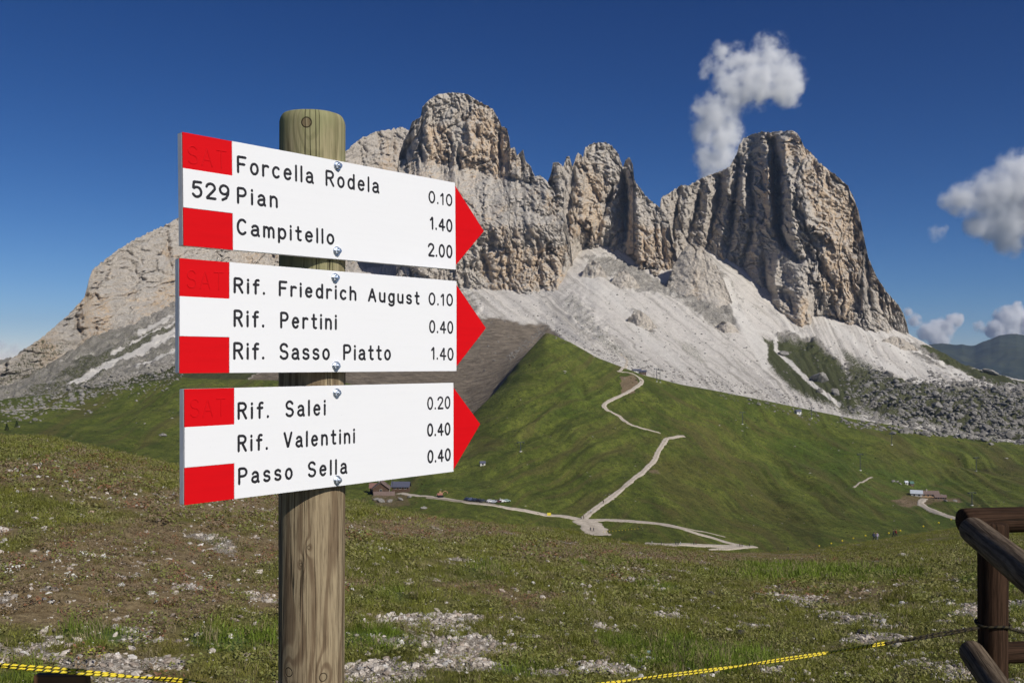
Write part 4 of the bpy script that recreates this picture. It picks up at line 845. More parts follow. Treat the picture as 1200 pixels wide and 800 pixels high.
for cx_, cy_ in [(12, 672), (22, 668), (78, 676), (86, 680), (245, 680), (240, 676), (424, 625), (412, 620), (455, 648), (506, 697), (100, 652), (120, 655), (55, 652), (178, 700)]:
    for i in range(5): FL.append((random.gauss(cx_, 2), random.gauss(cy_, 1.2), (0.8, 0.8, 0.72), 1.3))
pts = []; tn = []; ss_ = []
for px, py, cc, s in FL:
    h = hit(px, py, (near,))
    if h is None: continue
    pts.append(tuple(h)); tn.append(cc); ss_.append(s * 0.42 * (0.8 + 0.03 * min(h.y, 30)) * random.uniform(.7, 1.2))
ss_ = np.array(ss_); scatter('wildflowers', np.array(pts), np.stack([ss_] * 3, -1), rng.uniform(0, 6.3, len(ss_)), np.array(tn), fl, np.zeros(len(ss_), int), 0.2)
# individual stones in the meadow
M_pale = plain('pale_stone', (0.42, 0.38, 0.33), 0.9, var=0.25, scale=3); M_dark = plain('dark_stone', (0.06, 0.052, 0.045), 0.9, var=0.3, scale=3)
def stone(px, py, wpx, flat, mat, label, k):
    h = hit(px, py, (near,)); me = rock_mesh('stone', k + .37, 3, 0.3, flat); me.materials.append(mat)
    o = link('stone', me); s = wpx * h.y / F / 2; o.location = h + Vector((0, 0, s * flat * 0.3)); o.scale = (s, s * .8, s); o.rotation_euler = (0, 0, k); tag(o, label, 'stone'); return o
stone(107, 602, 9, .8, plain('pink_stone', (0.45, 0.32, 0.25), var=.1), 'small pinkish stone in the brown turf left of the lowest sign board', 1)
stone(1060, 651, 13, .35, M_pale, 'flat grey slab of stone in the turf left of the wooden fence', 2)
stone(868, 743, 11, .8, M_dark, 'dark brown clod lying in the grass above the yellow rope', 3)
stone(832, 698, 13, .7, M_dark, 'dark rounded lump in thin grass further up the meadow', 4)
stone(1052, 760, 14, .7, M_pale, 'pale stone just under the rope where it turns dark', 5)
stone(825, 668, 12, .5, M_pale, 'low pale stone in the tall green grass below the gravel road', 6)
stone(776, 691, 10, .5, M_pale, 'weathered flat stone in mid meadow below the road junction', 7)
stone(1012, 741, 14, .5, M_dark, 'dark flat stone on the gravel patch above the rope', 8)
stone(126, 600, 5, .5, M_pale, 'tiny white stone right beside the pinkish stone', 9)
stone(248, 764, 9, .8, M_pale, 'whitish pointed stone in gravel left of the signpost', 10)
stone(134, 785, 9, .8, M_pale, 'white chunky stone behind the rope near the brown board', 11)
# crumpled wrapper
h = hit(760, 768, (near,)); bm = bmesh.new(); bmesh.ops.create_icosphere(bm, subdivisions=3, radius=0.022)
for v in bm.verts: v.co *= 1 + 0.5 * mathutils.noise.noise(v.co * 70); v.co.z *= .6
o = bobj('wrapper', bm, plain('foil', (0.45, 0.68, 0.72), 0.3, var=.5, scale=60)); o.location = h + Vector((0, 0, .03)); tag(o, 'crumpled pale blue wrapper lying in the grass above the rope', 'litter')
# ================================================================== SIGNPOST
def arc(cx, cy, rx, ry, a0, a1, n=14):
    return [(cx + rx * math.cos(R(a0 + (a1 - a0) * k / n)), cy + ry * math.sin(R(a0 + (a1 - a0) * k / n))) for k in range(n + 1)]
el = lambda cx, cy, rx, ry: arc(cx, cy, rx, ry, 0, 360, 22)
hump = lambda x0, x1: [(x0, .42)] + arc((x0 + x1) / 2, .42, (x1 - x0) / 2, .26, 180, 0, 10) + [(x1, 0)]
GL = {'0': (.52, [el(.26, .5, .26, .5)]), '1': (.26, [[(.0, .76), (.2, 1), (.2, 0)]]), '2': (.52, [arc(.26, .74, .26, .26, 170, -35) + [(0, 0), (.54, 0)]]), '4': (.54, [[(.40, 0), (.40, 1), (0, .30), (.56, .30)]]),
      '5': (.52, [[(.50, 1), (.07, 1), (.03, .56)] + arc(.25, .33, .27, .33, 125, -150)]), '9': (.54, [el(.27, .70, .27, .30), [(.54, .70), (.52, .42), (.40, .15), (.16, 0)]]),
      'F': (.50, [[(0, 0), (0, 1), (.50, 1)], [(0, .53), (.42, .53)]]), 'R': (.55, [[(0, 0), (0, 1), (.28, 1)] + arc(.28, .76, .25, .24, 90, -90) + [(0, .52)], [(.26, .52), (.55, 0)]]),
      'P': (.53, [[(0, 0), (0, 1), (.28, 1)] + arc(.28, .74, .25, .26, 90, -90) + [(0, .48)]]), 'C': (.56, [arc(.30, .5, .30, .5, 48, 312, 20)]), 'A': (.60, [[(0, 0), (.30, 1), (.60, 0)], [(.10, .32), (.50, .32)]]),
      'S': (.54, [arc(.27, .75, .25, .25, 25, 270) + arc(.27, .25, .27, .25, 90, -155)]), 'V': (.58, [[(0, 1), (.29, 0), (.58, 1)]]), 'T': (.56, [[(0, 1), (.56, 1)], [(.28, 1), (.28, 0)]]),
      'o': (.46, [el(.23, .34, .23, .34)]), 'r': (.32, [[(0, .68), (0, 0)], [(0, .40)] + arc(.22, .42, .22, .26, 175, 55, 8)]), 'c': (.44, [arc(.24, .34, .24, .34, 48, 312, 16)]),
      'e': (.47, [[(.02, .37), (.47, .37)] + arc(.24, .34, .23, .34, 8, 318, 18)]), 'l': (.02, [[(.01, 1), (.01, 0)]]),
      'a': (.46, [arc(.22, .47, .20, .21, 150, 0, 10) + [(.42, .10), (.48, 0)], [(.42, .40), (.22, .37)] + arc(.20, .185, .20, .185, 95, 270, 10) + [(.30, .02), (.42, .14)]]),
      'd': (.46, [el(.23, .34, .23, .34), [(.46, 1), (.46, 0)]]), 'i': (.02, [[(.01, .68), (.01, 0)], [(.01, .92), (.01, .955)]]), 'n': (.44, [[(0, .68), (0, 0)], hump(0, .44)]),
      'm': (.66, [[(0, .68), (0, 0)], hump(0, .33), hump(.33, .66)]), 'p': (.46, [[(0, .68), (0, -.28)], el(.23, .34, .23, .34)]), 't': (.34, [[(.15, .95), (.15, .16)] + arc(.29, .15, .14, .14, 180, 290, 6), [(0, .66), (.34, .66)]]),
      'f': (.34, [[(.36, .97)] + arc(.28, .83, .14, .15, 80, 180, 6) + [(.14, 0)], [(0, .64), (.34, .64)]]), 'h': (.44, [[(0, 1), (0, 0)], hump(0, .44)]),
      'u': (.44, [[(0, .68), (0, .24)] + arc(.22, .24, .22, .24, 180, 360, 10) + [(.44, .68)], [(.44, .68), (.44, 0)]]), 'g': (.46, [el(.23, .34, .23, .34), [(.46, .68), (.46, -.08)] + arc(.23, -.08, .23, .20, 0, -150, 10)]),
      's': (.42, [arc(.21, .51, .19, .17, 25, 270) + arc(.21, .17, .21, .17, 90, -155)]), '.': (.02, [[(.01, .02), (.01, .05)]])}
def text_natural(s, gap, space):
    x = 0; out = []
    for ch in s:
        if ch == ' ': x += space; continue
        w_, st = GL[ch]; out += [[(x + p[0] * .78, p[1]) for p in q] for q in st]; x += w_ * .78 + gap
    return out, x - gap
def stroke_mesh(name, strokes, hw, top, depth=0.004):
    """rounded strokes of half-width hw, running in the local x-z plane; the raised top faces -y"""
    bm = bmesh.new()
    prof = [(-1, 0.0), (-.8, .75), (0, 1.0), (.8, .75), (1, 0.0)]
    for q in strokes:
        pts = [Vector((p[0], p[1])) for p in q]
        pts = [pts[0]] + [p for a, p in zip(pts[:-1], pts[1:]) if (p - a).length > 1e-5]
        closed = (pts[0] - pts[-1]).length < 1e-4 and len(pts) > 3
        if closed: pts = pts[:-1]
        n = len(pts); P = []
        for i, p in enumerate(pts):
            a = pts[(i - 1) % n] if (closed or i > 0) else None; b = pts[(i + 1) % n] if (closed or i < n - 1) else None
            d1 = (p - a).normalized() if a is not None else None; d2 = (b - p).normalized() if b is not None else None
            if d1 is None: d1 = d2
            if d2 is None: d2 = d1
            if d1.dot(d2) < 0.35 and a is not None and b is not None:
                P.append((p, d1, 1.0)); P.append((p, d2, 1.0)); continue
            t_ = (d1 + d2).normalized(); P.append((p, t_, 1 / max(.5, t_.dot(d1))))
        if not closed:
            p, t_, m_ = P[0]; cap0 = [(p + t_ * (-hw * math.cos(k)), t_, max(.05, math.sin(k))) for k in (0.15, .6, 1.1)]
            p, t_, m_ = P[-1]; cap1 = [(p + t_ * (hw * math.cos(k)), t_, max(.05, math.sin(k))) for k in (1.1, .6, .15)]
            P = cap0 + P + cap1
        rings = []
        for p, t_, m_ in P:
            nr = Vector((-t_.y, t_.x)); rings.append([bm.verts.new((p.x + nr.x * hw * m_ * a, -top * b - 0.0002, p.y + nr.y * hw * m_ * a)) for a, b in prof])
        k = len(rings)
        for i in range(k if closed else k - 1):
            A, B = rings[i], rings[(i + 1) % k]
            for j in range(len(prof) - 1): bm.faces.new((A[j], A[j + 1], B[j + 1], B[j]))
    bmesh.ops.recalc_face_normals(bm, faces=bm.faces[:])
    for f in bm.faces:
        if f.normal.y > 0: f.normal_flip()
    return bm
def paint(name, col, rough, scratch, bumpv=0.08):
    t = NT(name); co = t.coord(); n1 = t.noise(t.mapping(co, (1, 1, 12)), 6, 5, 0.6); n2 = t.noise(co, 90, 4, 0.6); n3 = t.noise(co, 4, 4, 0.6)
    c = t.mix(t.math('MULTIPLY', t.ss(n1, 0.4, 0.75), scratch), col, tuple(x * 0.82 for x in col)); c = t.mix(t.math('MULTIPLY', t.ss(n3, 0.5, 0.75), scratch * .6), c, tuple(x * 0.9 for x in col))
    c = t.mix(t.math('MULTIPLY', t.ss(n2, 0.70, 0.76), 0.5), c, tuple(x * 0.6 for x in col))
    t.col(c); t.b.inputs['Roughness'].default_value = rough; t.b.inputs['Specular IOR Level'].default_value = 0.12; t.bump(n1, bumpv, 0.002); return t.m
M_white = paint('white_enamel', (0.80, 0.80, 0.81), 0.5, 0.07); M_red = paint('red_paint', (0.64, 0.002, 0.006), 0.7, 0.30); M_redd = paint('red_groove', (0.605, 0.002, 0.006), 0.6, 0.3)
M_edge = plain('board_edge', (0.82, 0.82, 0.84), 0.6, var=.06, scale=30); M_ink = plain('black_ink', (0.016, 0.015, 0.018), 0.5); M_zinc = plain('zinc', (0.55, 0.60, 0.68), 0.3, 0.9, scale=60); M_back = plain('board_core', (0.42, 0.42, 0.43), 0.7)
def frame(TL, BL, TR, BR, H):
    dl = H * F / (BL[1] - TL[1]); dr = H * F / (BR[1] - TR[1])
    L_ = at((TL[0] + BL[0]) / 2, (TL[1] + BL[1]) / 2, dl); R_ = at((TR[0] + BR[0]) / 2, (TR[1] + BR[1]) / 2, dr)
    u = (R_ - L_); ln = u.length; u.normalize(); up = Vector((0, 0, 1)); nrm = u.cross(up).normalized(); v = nrm.cross(u).normalized() * -1
    v = u.cross(nrm) * -1
    if v.z < 0: v = -v
    # local x along the board, local y pointing away from the viewer, local z up
    back = -nrm if nrm.y < 0 else nrm
    M = Matrix((( u.x, back.x, v.x, L_.x), (u.y, back.y, v.y, L_.y), (u.z, back.z, v.z, L_.z), (0, 0, 0, 1)))
    def uv(px, py):
        d = at(px, py, 1.0); inv = M.inverted(); o = inv @ Vector((0, 0, 0)); q = (inv.to_3x3() @ d); k = -o.y / q.y; p = o + q * k; return p.x, p.z
    return M, uv, ln
def prism(name, poly, y0, y1, mats, parent, bevel=0.0006):
    bm = bmesh.new(); fr = [bm.verts.new((x, y0, z)) for x, z in poly]; bk = [bm.verts.new((x, y1, z)) for x, z in poly]; n = len(poly)
    f = bm.faces.new(fr); g = bm.faces.new(bk[::-1])
    for i in range(n):
        s = bm.faces.new((fr[(i + 1) % n], fr[i], bk[i], bk[(i + 1) % n])); s.material_index = len(mats) - 1
    bmesh.ops.recalc_face_normals(bm, faces=bm.faces[:])
    if bevel: bmesh.ops.bevel(bm, geom=bm.edges[:], offset=bevel, segments=2, affect='EDGES', clamp_overlap=True)
    me = bpy.data.meshes.new(name); bm.to_mesh(me); bm.free(); return link(name, me, mats, parent)
z1 = lambda x, y: (190 + x / 3.0, 120 + y / 3.0)
z2 = lambda x, y: (190 + x / 3.0, 360 + y / 3.0)
SIGNS = [
 dict(c=((215.3, 154.7), (214, 287.7), (533.3, 214.3), (534.3, 316)), H=0.2455, lab='top white arrow board to Forcella Rodela, Pian and Campitello, numbered 529, red blocks and tip',
      red=[[z1(76, 104), z1(249, 131), z1(248, 256), z1(74, 233)], [z1(72, 370), z1(246, 388), z1(246, 516), z1(70, 502)]], arrow=[z1(1032, 292), z1(1133, 452), z1(1040, 572)],
      sat=(z1(92, 213), z1(225, 232), 52), bolts=[z1(616, 224), z1(614, 523)],
      txt=[('Forcella Rodela', z1(267, 249), z1(760, 321), 61, .30, .55), ('529', z1(108, 335), z1(233, 350), 60, .26, .5), ('Pian', z1(267, 357), z1(403, 372), 59, .34, .5), ('Campitello', z1(266, 466), z1(602, 502), 58, .30, .5),
           ('0.10', z1(939, 354), z1(1018, 367), 43, .24, .4), ('1.40', z1(944, 447), z1(1018, 458), 46, .24, .4), ('2.00', z1(937, 542), z1(1018, 549), 47, .24, .4)]),
 dict(c=((210.7, 302.3), (210.3, 437.3), (534.3, 329.3), (535.7, 434.7)), H=0.25, lab='middle white arrow board to Rif. Friedrich August, Rif. Pertini and Rif. Sasso Piatto',
      red=[[z1(62, 547), z1(237, 564), z1(236, 689), z1(61, 682)], [z2(60, 100), z2(236, 106), z2(236, 235), z2(61, 232)]], arrow=[z1(1036, 641), z2(1140, 73), z2(1042, 207)],
      sat=(z1(88, 650), z1(215, 658), 52), bolts=[z1(608, 617), z2(611, 206)],
      txt=[('Rif. Friedrich August', z1(255, 671), z1(902, 712), 56, .32, .62), ('Rif. Pertini', z2(255, 69), z2(611, 80), 60, .34, .80), ('Rif. Sasso Piatto', z2(254, 184), z2(801, 187), 61, .30, .70),
           ('0.10', z1(939, 713), z1(1020, 717), 44, .24, .4), ('0.40', z2(941, 91), z2(1021, 94), 45, .24, .4), ('1.40', z2(948, 184), z2(1022, 188), 45, .24, .4)]),
 dict(c=((216, 455.7), (216.7, 591.7), (530.7, 448.3), (532.3, 552.3)), H=0.25, lab='lowest white arrow board to Rif. Salei, Rif. Valentini and Passo Sella',
      red=[[z2(78, 287), z2(251, 283), z2(252, 410), z2(78, 423)], [z2(79, 563), z2(254, 548), z2(257, 678), z2(80, 695)]], arrow=[z2(1025, 282), z2(1120, 410), z2(1029, 571)],
      sat=(z2(100, 385), z2(222, 380), 52), bolts=[z2(613, 301), z2(615, 607)],
      txt=[('Rif. Salei', z2(269, 395), z2(572, 380), 61, .34, .80), ('Rif. Valentini', z2(269, 509), z2(675, 478), 60, .34, .80), ('Passo Sella', z2(271, 624), z2(647, 585), 60, .34, .75),
           ('0.20', z2(934, 361), z2(1011, 357), 45, .24, .4), ('0.40', z2(934, 455), z2(1011, 450), 46, .24, .4), ('0.40', z2(935, 549), z2(1012, 540), 46, .24, .4)])]
TH = 0.0022
for S_ in SIGNS:
    TL, BL, TR, BR = S_['c']; M, uv, ln = frame(TL, BL, TR, BR, S_['H'])
    root = empty('trail_sign'); root.matrix_world = M
    tag(root, S_['lab'], 'sign', 'arrow signboards bolted to the wooden post')
    a, b, c_, d_ = uv(*TL), uv(*TR), uv(*BR), uv(*BL)
    xl = (a[0] + d_[0]) / 2; xr = (b[0] + c_[0]) / 2; zt = (a[1] + b[1]) / 2; zb = (c_[1] + d_[1]) / 2
    prism('board', [(xl - .0004, zt - .0004), (xr, zt - .0004), (xr, zb + .0004), (xl - .0004, zb + .0004)], TH + .0006, 0.021, [M_back, M_edge], root, .0010)
    rb = []
    for q in S_['red']:
        pu = [uv(*p) for p in q]; rb.append((xl, (pu[1][0] + pu[2][0]) / 2, (pu[0][1] + pu[1][1]) / 2, (pu[2][1] + pu[3][1]) / 2))
    xs = (rb[0][1] + rb[1][1]) / 2; t1b = rb[0][3]; t2t = rb[1][2]
    for (x0, x1_, zt_, zb_), first in ((rb[0], True), (rb[1], False)):
        zt_ = zt if first else t2t; zb_ = t1b if first else zb
        rp = prism('red_block', [(xl + .0002, zt_ - .0002), (xs, zt_ - .0002), (xs, zb_ + .0002), (xl + .0002, zb_ + .0002)], TH * 0.5 if not first else TH * .35, TH + .0004, [M_red], root, 0.0)
        if first:
            p0, p1, hh = S_['sat']; (x0_, z0_), (x1s, z1s) = uv(*p0), uv(*p1); st, wn = text_natural('SAT', .22, .4); sx = (x1s - x0_) / wn; hgt = 0.038
            st = [[(x0_ + p[0] * sx, z0_ + (z1s - z0_) * p[0] / wn + p[1] * hgt) for p in q_] for q_ in st]
            bmt = stroke_mesh('lettering', st, 0.0016, 0.0008)
            lo = bobj_ = None
            me = bpy.data.meshes.new('lettering'); bmt.to_mesh(me); bmt.free(); lo = link('lettering', me, M_redd, rp); lo.location = (0, TH * .35, 0)
    prism('white_face', [(xs + .0003, zt), (xr, zt), (xr, zb), (xs + .0003, zb), (xs + .0003, t2t), (xl, t2t), (xl, t1b), (xs + .0003, t1b)], 0.0, TH, [M_white, M_edge], root, .0004)
    ar = [uv(*p) for p in S_['arrow']]
    prism('arrow_tip', [(xr + .0006, zt - (zt - ar[0][1]) * .9), (ar[1][0], ar[1][1]), (xr + .0006, zb + (ar[2][1] - zb) * .9)], 0.0012, 0.0105, [M_red, M_redd], root, .0008)
    for s, p0, p1, hpx, gap, space in S_['txt']:
        (x0_, z0_), (x1s, z1s) = uv(*p0), uv(*p1); topu = uv(p0[0], p0[1] - hpx / 3.0)
        if s[0] in '0124' and '.' in s: topu = uv((p0[0] + p1[0]) / 2, (p0[1] + p1[1]) / 2 - hpx / 3.0); hgt = topu[1] - (z0_ + z1s) / 2
        else: hgt = topu[1] - z0_
        st, wn = text_natural(s, gap, space); sx = (x1s - x0_) / wn; hw = 0.0031 if hgt > .036 else 0.0027
        hgt = hgt * 1.03 - 2 * hw
        st = [[(x0_ + p[0] * sx, z0_ + hw + (z1s - z0_) * p[0] / wn + p[1] * hgt) for p in q_] for q_ in st]
        bmt = stroke_mesh('lettering', st, hw, 0.0007); me = bpy.data.meshes.new('lettering'); bmt.to_mesh(me); bmt.free()
        lo = link('lettering', me, M_ink, root); lo['label'] = 'black lettering reading ' + s
    for p in S_['bolts']:
        x_, z_ = uv(*p); bm = bmesh.new(); rx = Matrix.Rotation(R(90), 4, 'X')
        bmesh.ops.create_cone(bm, cap_ends=True, segments=24, radius1=.0115, radius2=.0115, depth=.002, matrix=Matrix.Translation((x_, -.0012, z_)) @ rx)
        bmesh.ops.create_cone(bm, cap_ends=True, segments=6, radius1=.0088, radius2=.0082, depth=.008, matrix=Matrix.Translation((x_, -.0065, z_)) @ rx @ Matrix.Rotation(.3, 4, 'Z'))
        bmesh.ops.create_cone(bm, cap_ends=True, segments=16, radius1=.0042, radius2=.0038, depth=.006, matrix=Matrix.Translation((x_, -.0130, z_)) @ rx)
        bmesh.ops.bevel(bm, geom=bm.edges[:], offset=.0005, segments=1, affect='EDGES', clamp_overlap=True); bobj('bolt', bm, M_zinc, root)
# post
PC = Vector((-0.512, 2.400)); PR_ = 0.0838
post = empty('signpost', (PC.x, PC.y, near_z(np.array([PC.x]), np.array([PC.y]), False)[0])); tag(post, 'thick round weathered wooden post carrying the three arrow boards', 'post')
def wood(name, base, dark, green, knots, radius, grain=26.0, axis='Z', greenz=(0.3, 0.62), wob=5.0):
    t = NT(name); co = t.coord(); sp = t.n('ShaderNodeSeparateXYZ'); t.l(co, sp.inputs[0])
    x, y, z = sp.outputs
    if axis == 'X': x, y, z = sp.outputs[1], sp.outputs[2], sp.outputs[0]
    a = t.math('MULTIPLY', t.math('ARCTAN2', x, t.math('MULTIPLY', y, -1.0)), radius)      # arc length, 0 facing the camera
    cb = t.n('ShaderNodeCombineXYZ'); t.l(a, cb.inputs[0]); t.l(z, cb.inputs[1])
    v = cb.outputs[0]
    n1 = t.noise(t.mapping(v, (9, 1.1, 1)), 1.0, 3, 0.5); n2 = t.noise(t.mapping(v, (90, 3.0, 1)), 1.0, 5, 0.65); n3 = t.noise(t.mapping(v, (4, 2.0, 1)), 1.0, 4, 0.6); n4 = t.noise(t.mapping(v, (240, 14, 1)), 1.0, 3, 0.6)
    f = t.math('ADD', t.math('MULTIPLY', a, grain), t.math('MULTIPLY', n1, wob))
    kd = None
    for (ka, kz, kr, amp_) in knots:
        dx_ = t.math('SUBTRACT', a, ka); dz_ = t.math('MULTIPLY', t.math('SUBTRACT', z, kz), 0.55)
        d2 = t.math('ADD', t.math('MULTIPLY', dx_, dx_), t.math('MULTIPLY', dz_, dz_))
        gs = t.math('POWER', 2.718, t.math('MULTIPLY', d2, -1.0 / (kr * 2.6)**2)); f = t.math('ADD', f, t.math('MULTIPLY', gs, amp_))
        dzr = t.math('SUBTRACT', z, kz); rr_ = t.math('SQRT', t.math('ADD', t.math('MULTIPLY', dx_, dx_), t.math('MULTIPLY', dzr, dzr)))
        rr_ = t.math('ADD', rr_, t.math('MULTIPLY', t.math('SUBTRACT', n2, 0.5), 0.002))
        disc = t.ss(rr_, kr * .9, kr, 1.0, 0.0); ringk = t.math('MULTIPLY', t.ss(rr_, kr * .80, kr * .95), t.ss(rr_, kr * 1.0, kr * 1.2, 1.0, 0.0))
        kd = (disc, ringk) if kd is None else (t.math('MAXIMUM', kd[0], disc), t.math('MAXIMUM', kd[1], ringk))
    s_ = t.math('SINE', t.math('MULTIPLY', f, 6.283)); ring = t.ss(s_, -0.2, 1.0)
    c = t.mix(t.math('MULTIPLY', ring, 0.75), base, dark); c = t.mix(t.ss(n2, 0.38, 0.75, 0.0, 0.55), c, tuple(q * 0.7 for q in dark)); c = t.mix(t.ss(n3, 0.35, 0.75, 0.0, 0.55), c, tuple(q * 1.15 for q in dark))
    c = t.mix(t.ss(n4, 0.45, 0.72, 0.0, 0.6), c, tuple(q * 0.55 for q in dark)); c = t.mix(t.ss(n4, 0.25, 0.42, 0.35, 0.0), c, tuple(min(1, q * 1.35) for q in base))
    if green is not None:
        gmk = t.math('MULTIPLY', t.ss(z, greenz[0], greenz[1]), t.ss(n3, 0.2, 0.65)); c = t.mix(t.math('MULTIPLY', gmk, 0.85), c, green)
    h_ = t.math('ADD', t.math('MULTIPLY', n2, 0.8), t.math('ADD', t.math('MULTIPLY', ring, -0.15), t.math('MULTIPLY', n4, 0.4)))
    if kd is not None:
        c = t.mix(t.math('MULTIPLY', kd[0], 0.75), c, t.mix(t.ss(n4, 0.4, 0.6), tuple(q * 0.75 for q in base), tuple(q * 1.1 for q in dark))); c = t.mix(t.math('MULTIPLY', kd[1], 0.9), c, (0.03, 0.022, 0.015))
        h_ = t.math('SUBTRACT', h_, kd[1])
    # drying cracks
    cr = t.noise(t.mapping(v, (44, 0.85, 1), loc=(3.3, 1.7, 0)), 1.0, 2, 0.4); ck = t.math('SUBTRACT', 1.0, t.math('MULTIPLY', t.math('ABSOLUTE', t.math('SUBTRACT', cr, 0.5)), 38.0), clamp=True)
    ck = t.math('MULTIPLY', ck, t.ss(t.noise(t.mapping(v, (12, 2.2, 1), loc=(7, 2, 0)), 1.0, 2, 0.5), 0.42, 0.55))
    c = t.mix(t.math('MULTIPLY', ck, 0.9), c, (0.018, 0.013, 0.009)); t.col(c); t.bump(t.math('SUBTRACT', h_, t.math('MULTIPLY', ck, 1.5)), 0.8, 0.0016)
    t.b.inputs['Roughness'].default_value = 0.9; t.b.inputs['Specular IOR Level'].default_value = 0.08; return t.m
pz = post.location.z
kn = [(0.004, (HY - 145) / F * 2.33 - pz, .0125, 2.2), (-0.045, (HY - 787) / F * 2.33 - pz, .011, 1.6), (0.046, (HY - 793) / F * 2.33 - pz, .010, 1.6), (-0.01, (HY - 660) / F * 2.33 - pz, .004, -1.2), (0.01, (HY - 640) / F * 2.33 - pz, .004, 1.2)]
M_post = wood('weathered_pine', (0.37, 0.295, 0.185), (0.135, 0.090, 0.055), (0.28, 0.29, 0.145), kn, PR_, greenz=(-0.15 - pz, 0.42 - pz))
topz = 0.632 - pz; H_ = topz
nseg = 96; rings = []
bm = bmesh.new(); zs = list(np.linspace(-0.3, topz - .030, 120)) + [topz - .022, topz - .014, topz - .008, topz - .004]
for z_ in zs:
    r_ = PR_ * (1.0 - 0.012 * (z_ / topz)); 
    if z_ > topz - .025: r_ *= 1 - 0.12 * ((z_ - topz + .025) / .025)**2
    ring_ = []
    for k in range(nseg):
        a = 2 * math.pi * k / nseg; rr_ = r_ + 0.0012 * mathutils.noise.noise(Vector((math.cos(a) * 2, math.sin(a) * 2, z_ * 1.5))) + .0005 * mathutils.noise.noise(Vector((math.cos(a) * 14, math.sin(a) * 14, z_ * 2)))
        ring_.append(bm.verts.new((rr_ * math.cos(a) + 0.004 * (z_ / topz - .5), rr_ * math.sin(a), z_)))
    rings.append(ring_)
for A, B in zip(rings[:-1], rings[1:]):
    for k in range(nseg): bm.faces.new((A[k], A[(k + 1) % nseg], B[(k + 1) % nseg], B[k]))
bm.faces.new(rings[-1]); bobj('pole', bm, M_post, post, smooth=True)

# ================================================================== LOG FENCE (corner at right), its shade coloured into the logs
M_log = wood('shade_dark_log', (0.070, 0.040, 0.025), (0.024, 0.013, 0.008), None, [(-0.01, 0.75, .010, 1.4), (0.02, 0.3, .009, 1.2)], .06, grain=30, wob=4.0)  # dark tone paints in the shade over the fence corner
M_log2 = wood('grey_brown_log', (0.19, 0.145, 0.10), (0.065, 0.045, 0.030), None, [(0.02, 0.09, .009, 1.4), (-0.03, .5, .010, 1.2)], .06, grain=30, wob=4.0)
def log(name, p0, p1, r, mat, parent, seed=0.0, cap=0.012, n=28):
    p0, p1 = Vector(p0), Vector(p1); L_ = (p1 - p0).length; bm = bmesh.new(); rings = []
    zs = [0, .003, .010] + list(np.linspace(.03, L_ - .03, 30)) + [L_ - .010, L_ - .003, L_]; rs = [1 - cap / r, 1 - cap * .4 / r, 1 - .1 * cap / r] + [1] * 30 + [1 - .1 * cap / r, 1 - cap * .4 / r, 1 - cap / r]
    for z_, q in zip(zs, rs):
        rg = []
        for k in range(n):
            a = 2 * math.pi * k / n; rr_ = r * q * (1 + 0.03 * mathutils.noise.noise(Vector((math.cos(a) + seed, math.sin(a), z_ * 2))) + .012 * mathutils.noise.noise(Vector((math.cos(a) * 6 + seed, math.sin(a) * 6, z_ * 4)))); rg.append(bm.verts.new((rr_ * math.cos(a), rr_ * math.sin(a), z_)))
        rings.append(rg)
    for A, B in zip(rings[:-1], rings[1:]):
        for k in range(n): bm.faces.new((A[k], A[(k + 1) % n], B[(k + 1) % n], B[k]))
    bm.faces.new(rings[-1]); bm.faces.new(rings[0][::-1])
    o = bobj(name, bm, mat, parent, smooth=True); q = (p1 - p0).to_track_quat('Z', 'Y'); o.rotation_mode = 'QUATERNION'; o.rotation_quaternion = q; o.location = p0; return o
fd = 4.0; fx = (1163.5 - CX) / F * fd; fgz = float(near_z(np.array([fx]), np.array([fd]))[0])
fence = empty('log_fence', (fx, fd, fgz)); tag(fence, 'log fence corner, coloured dark for shade, with two rail levels at the right edge', 'fence')
rel = lambda v: Vector(v) - Vector((fx, fd, fgz))
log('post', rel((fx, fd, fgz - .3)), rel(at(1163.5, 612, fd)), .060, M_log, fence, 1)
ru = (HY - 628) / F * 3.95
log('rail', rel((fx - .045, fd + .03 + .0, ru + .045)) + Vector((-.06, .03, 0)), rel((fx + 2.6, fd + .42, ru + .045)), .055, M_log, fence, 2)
a0 = at(1150, 622, 3.88); a1 = Vector((a0.x - .13, a0.y - 1.0, a0.z + .012))
q0 = at(1143, 623, 3.90); q1 = at(1215, 661, 3.02); q1.z = q0.z
dirn = (q1 - q0).normalized(); log('rail', rel(q0 - dirn * .05), rel(q0 + dirn * 2.2), .056, M_log2, fence, 3)
q0b = at(1141, 767, 3.90); log('rail', rel(q0b - dirn * .05), rel(q0b + dirn * 2.2), .050, M_log2, fence, 4)
rl = (HY - 769) / F * 4.05
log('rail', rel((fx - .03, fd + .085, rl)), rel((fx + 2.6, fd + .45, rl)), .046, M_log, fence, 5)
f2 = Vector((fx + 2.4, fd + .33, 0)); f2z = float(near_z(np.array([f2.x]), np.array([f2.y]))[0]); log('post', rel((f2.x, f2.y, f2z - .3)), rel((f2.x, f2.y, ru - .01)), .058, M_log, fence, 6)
f3 = q0 + dirn * 2.0; f3z = float(near_z(np.array([f3.x]), np.array([f3.y]))[0]); log('post', rel((f3.x + .1, f3.y, f3z - .3)), rel((f3.x + .1, f3.y, ru - .01)), .058, M_log, fence, 7)

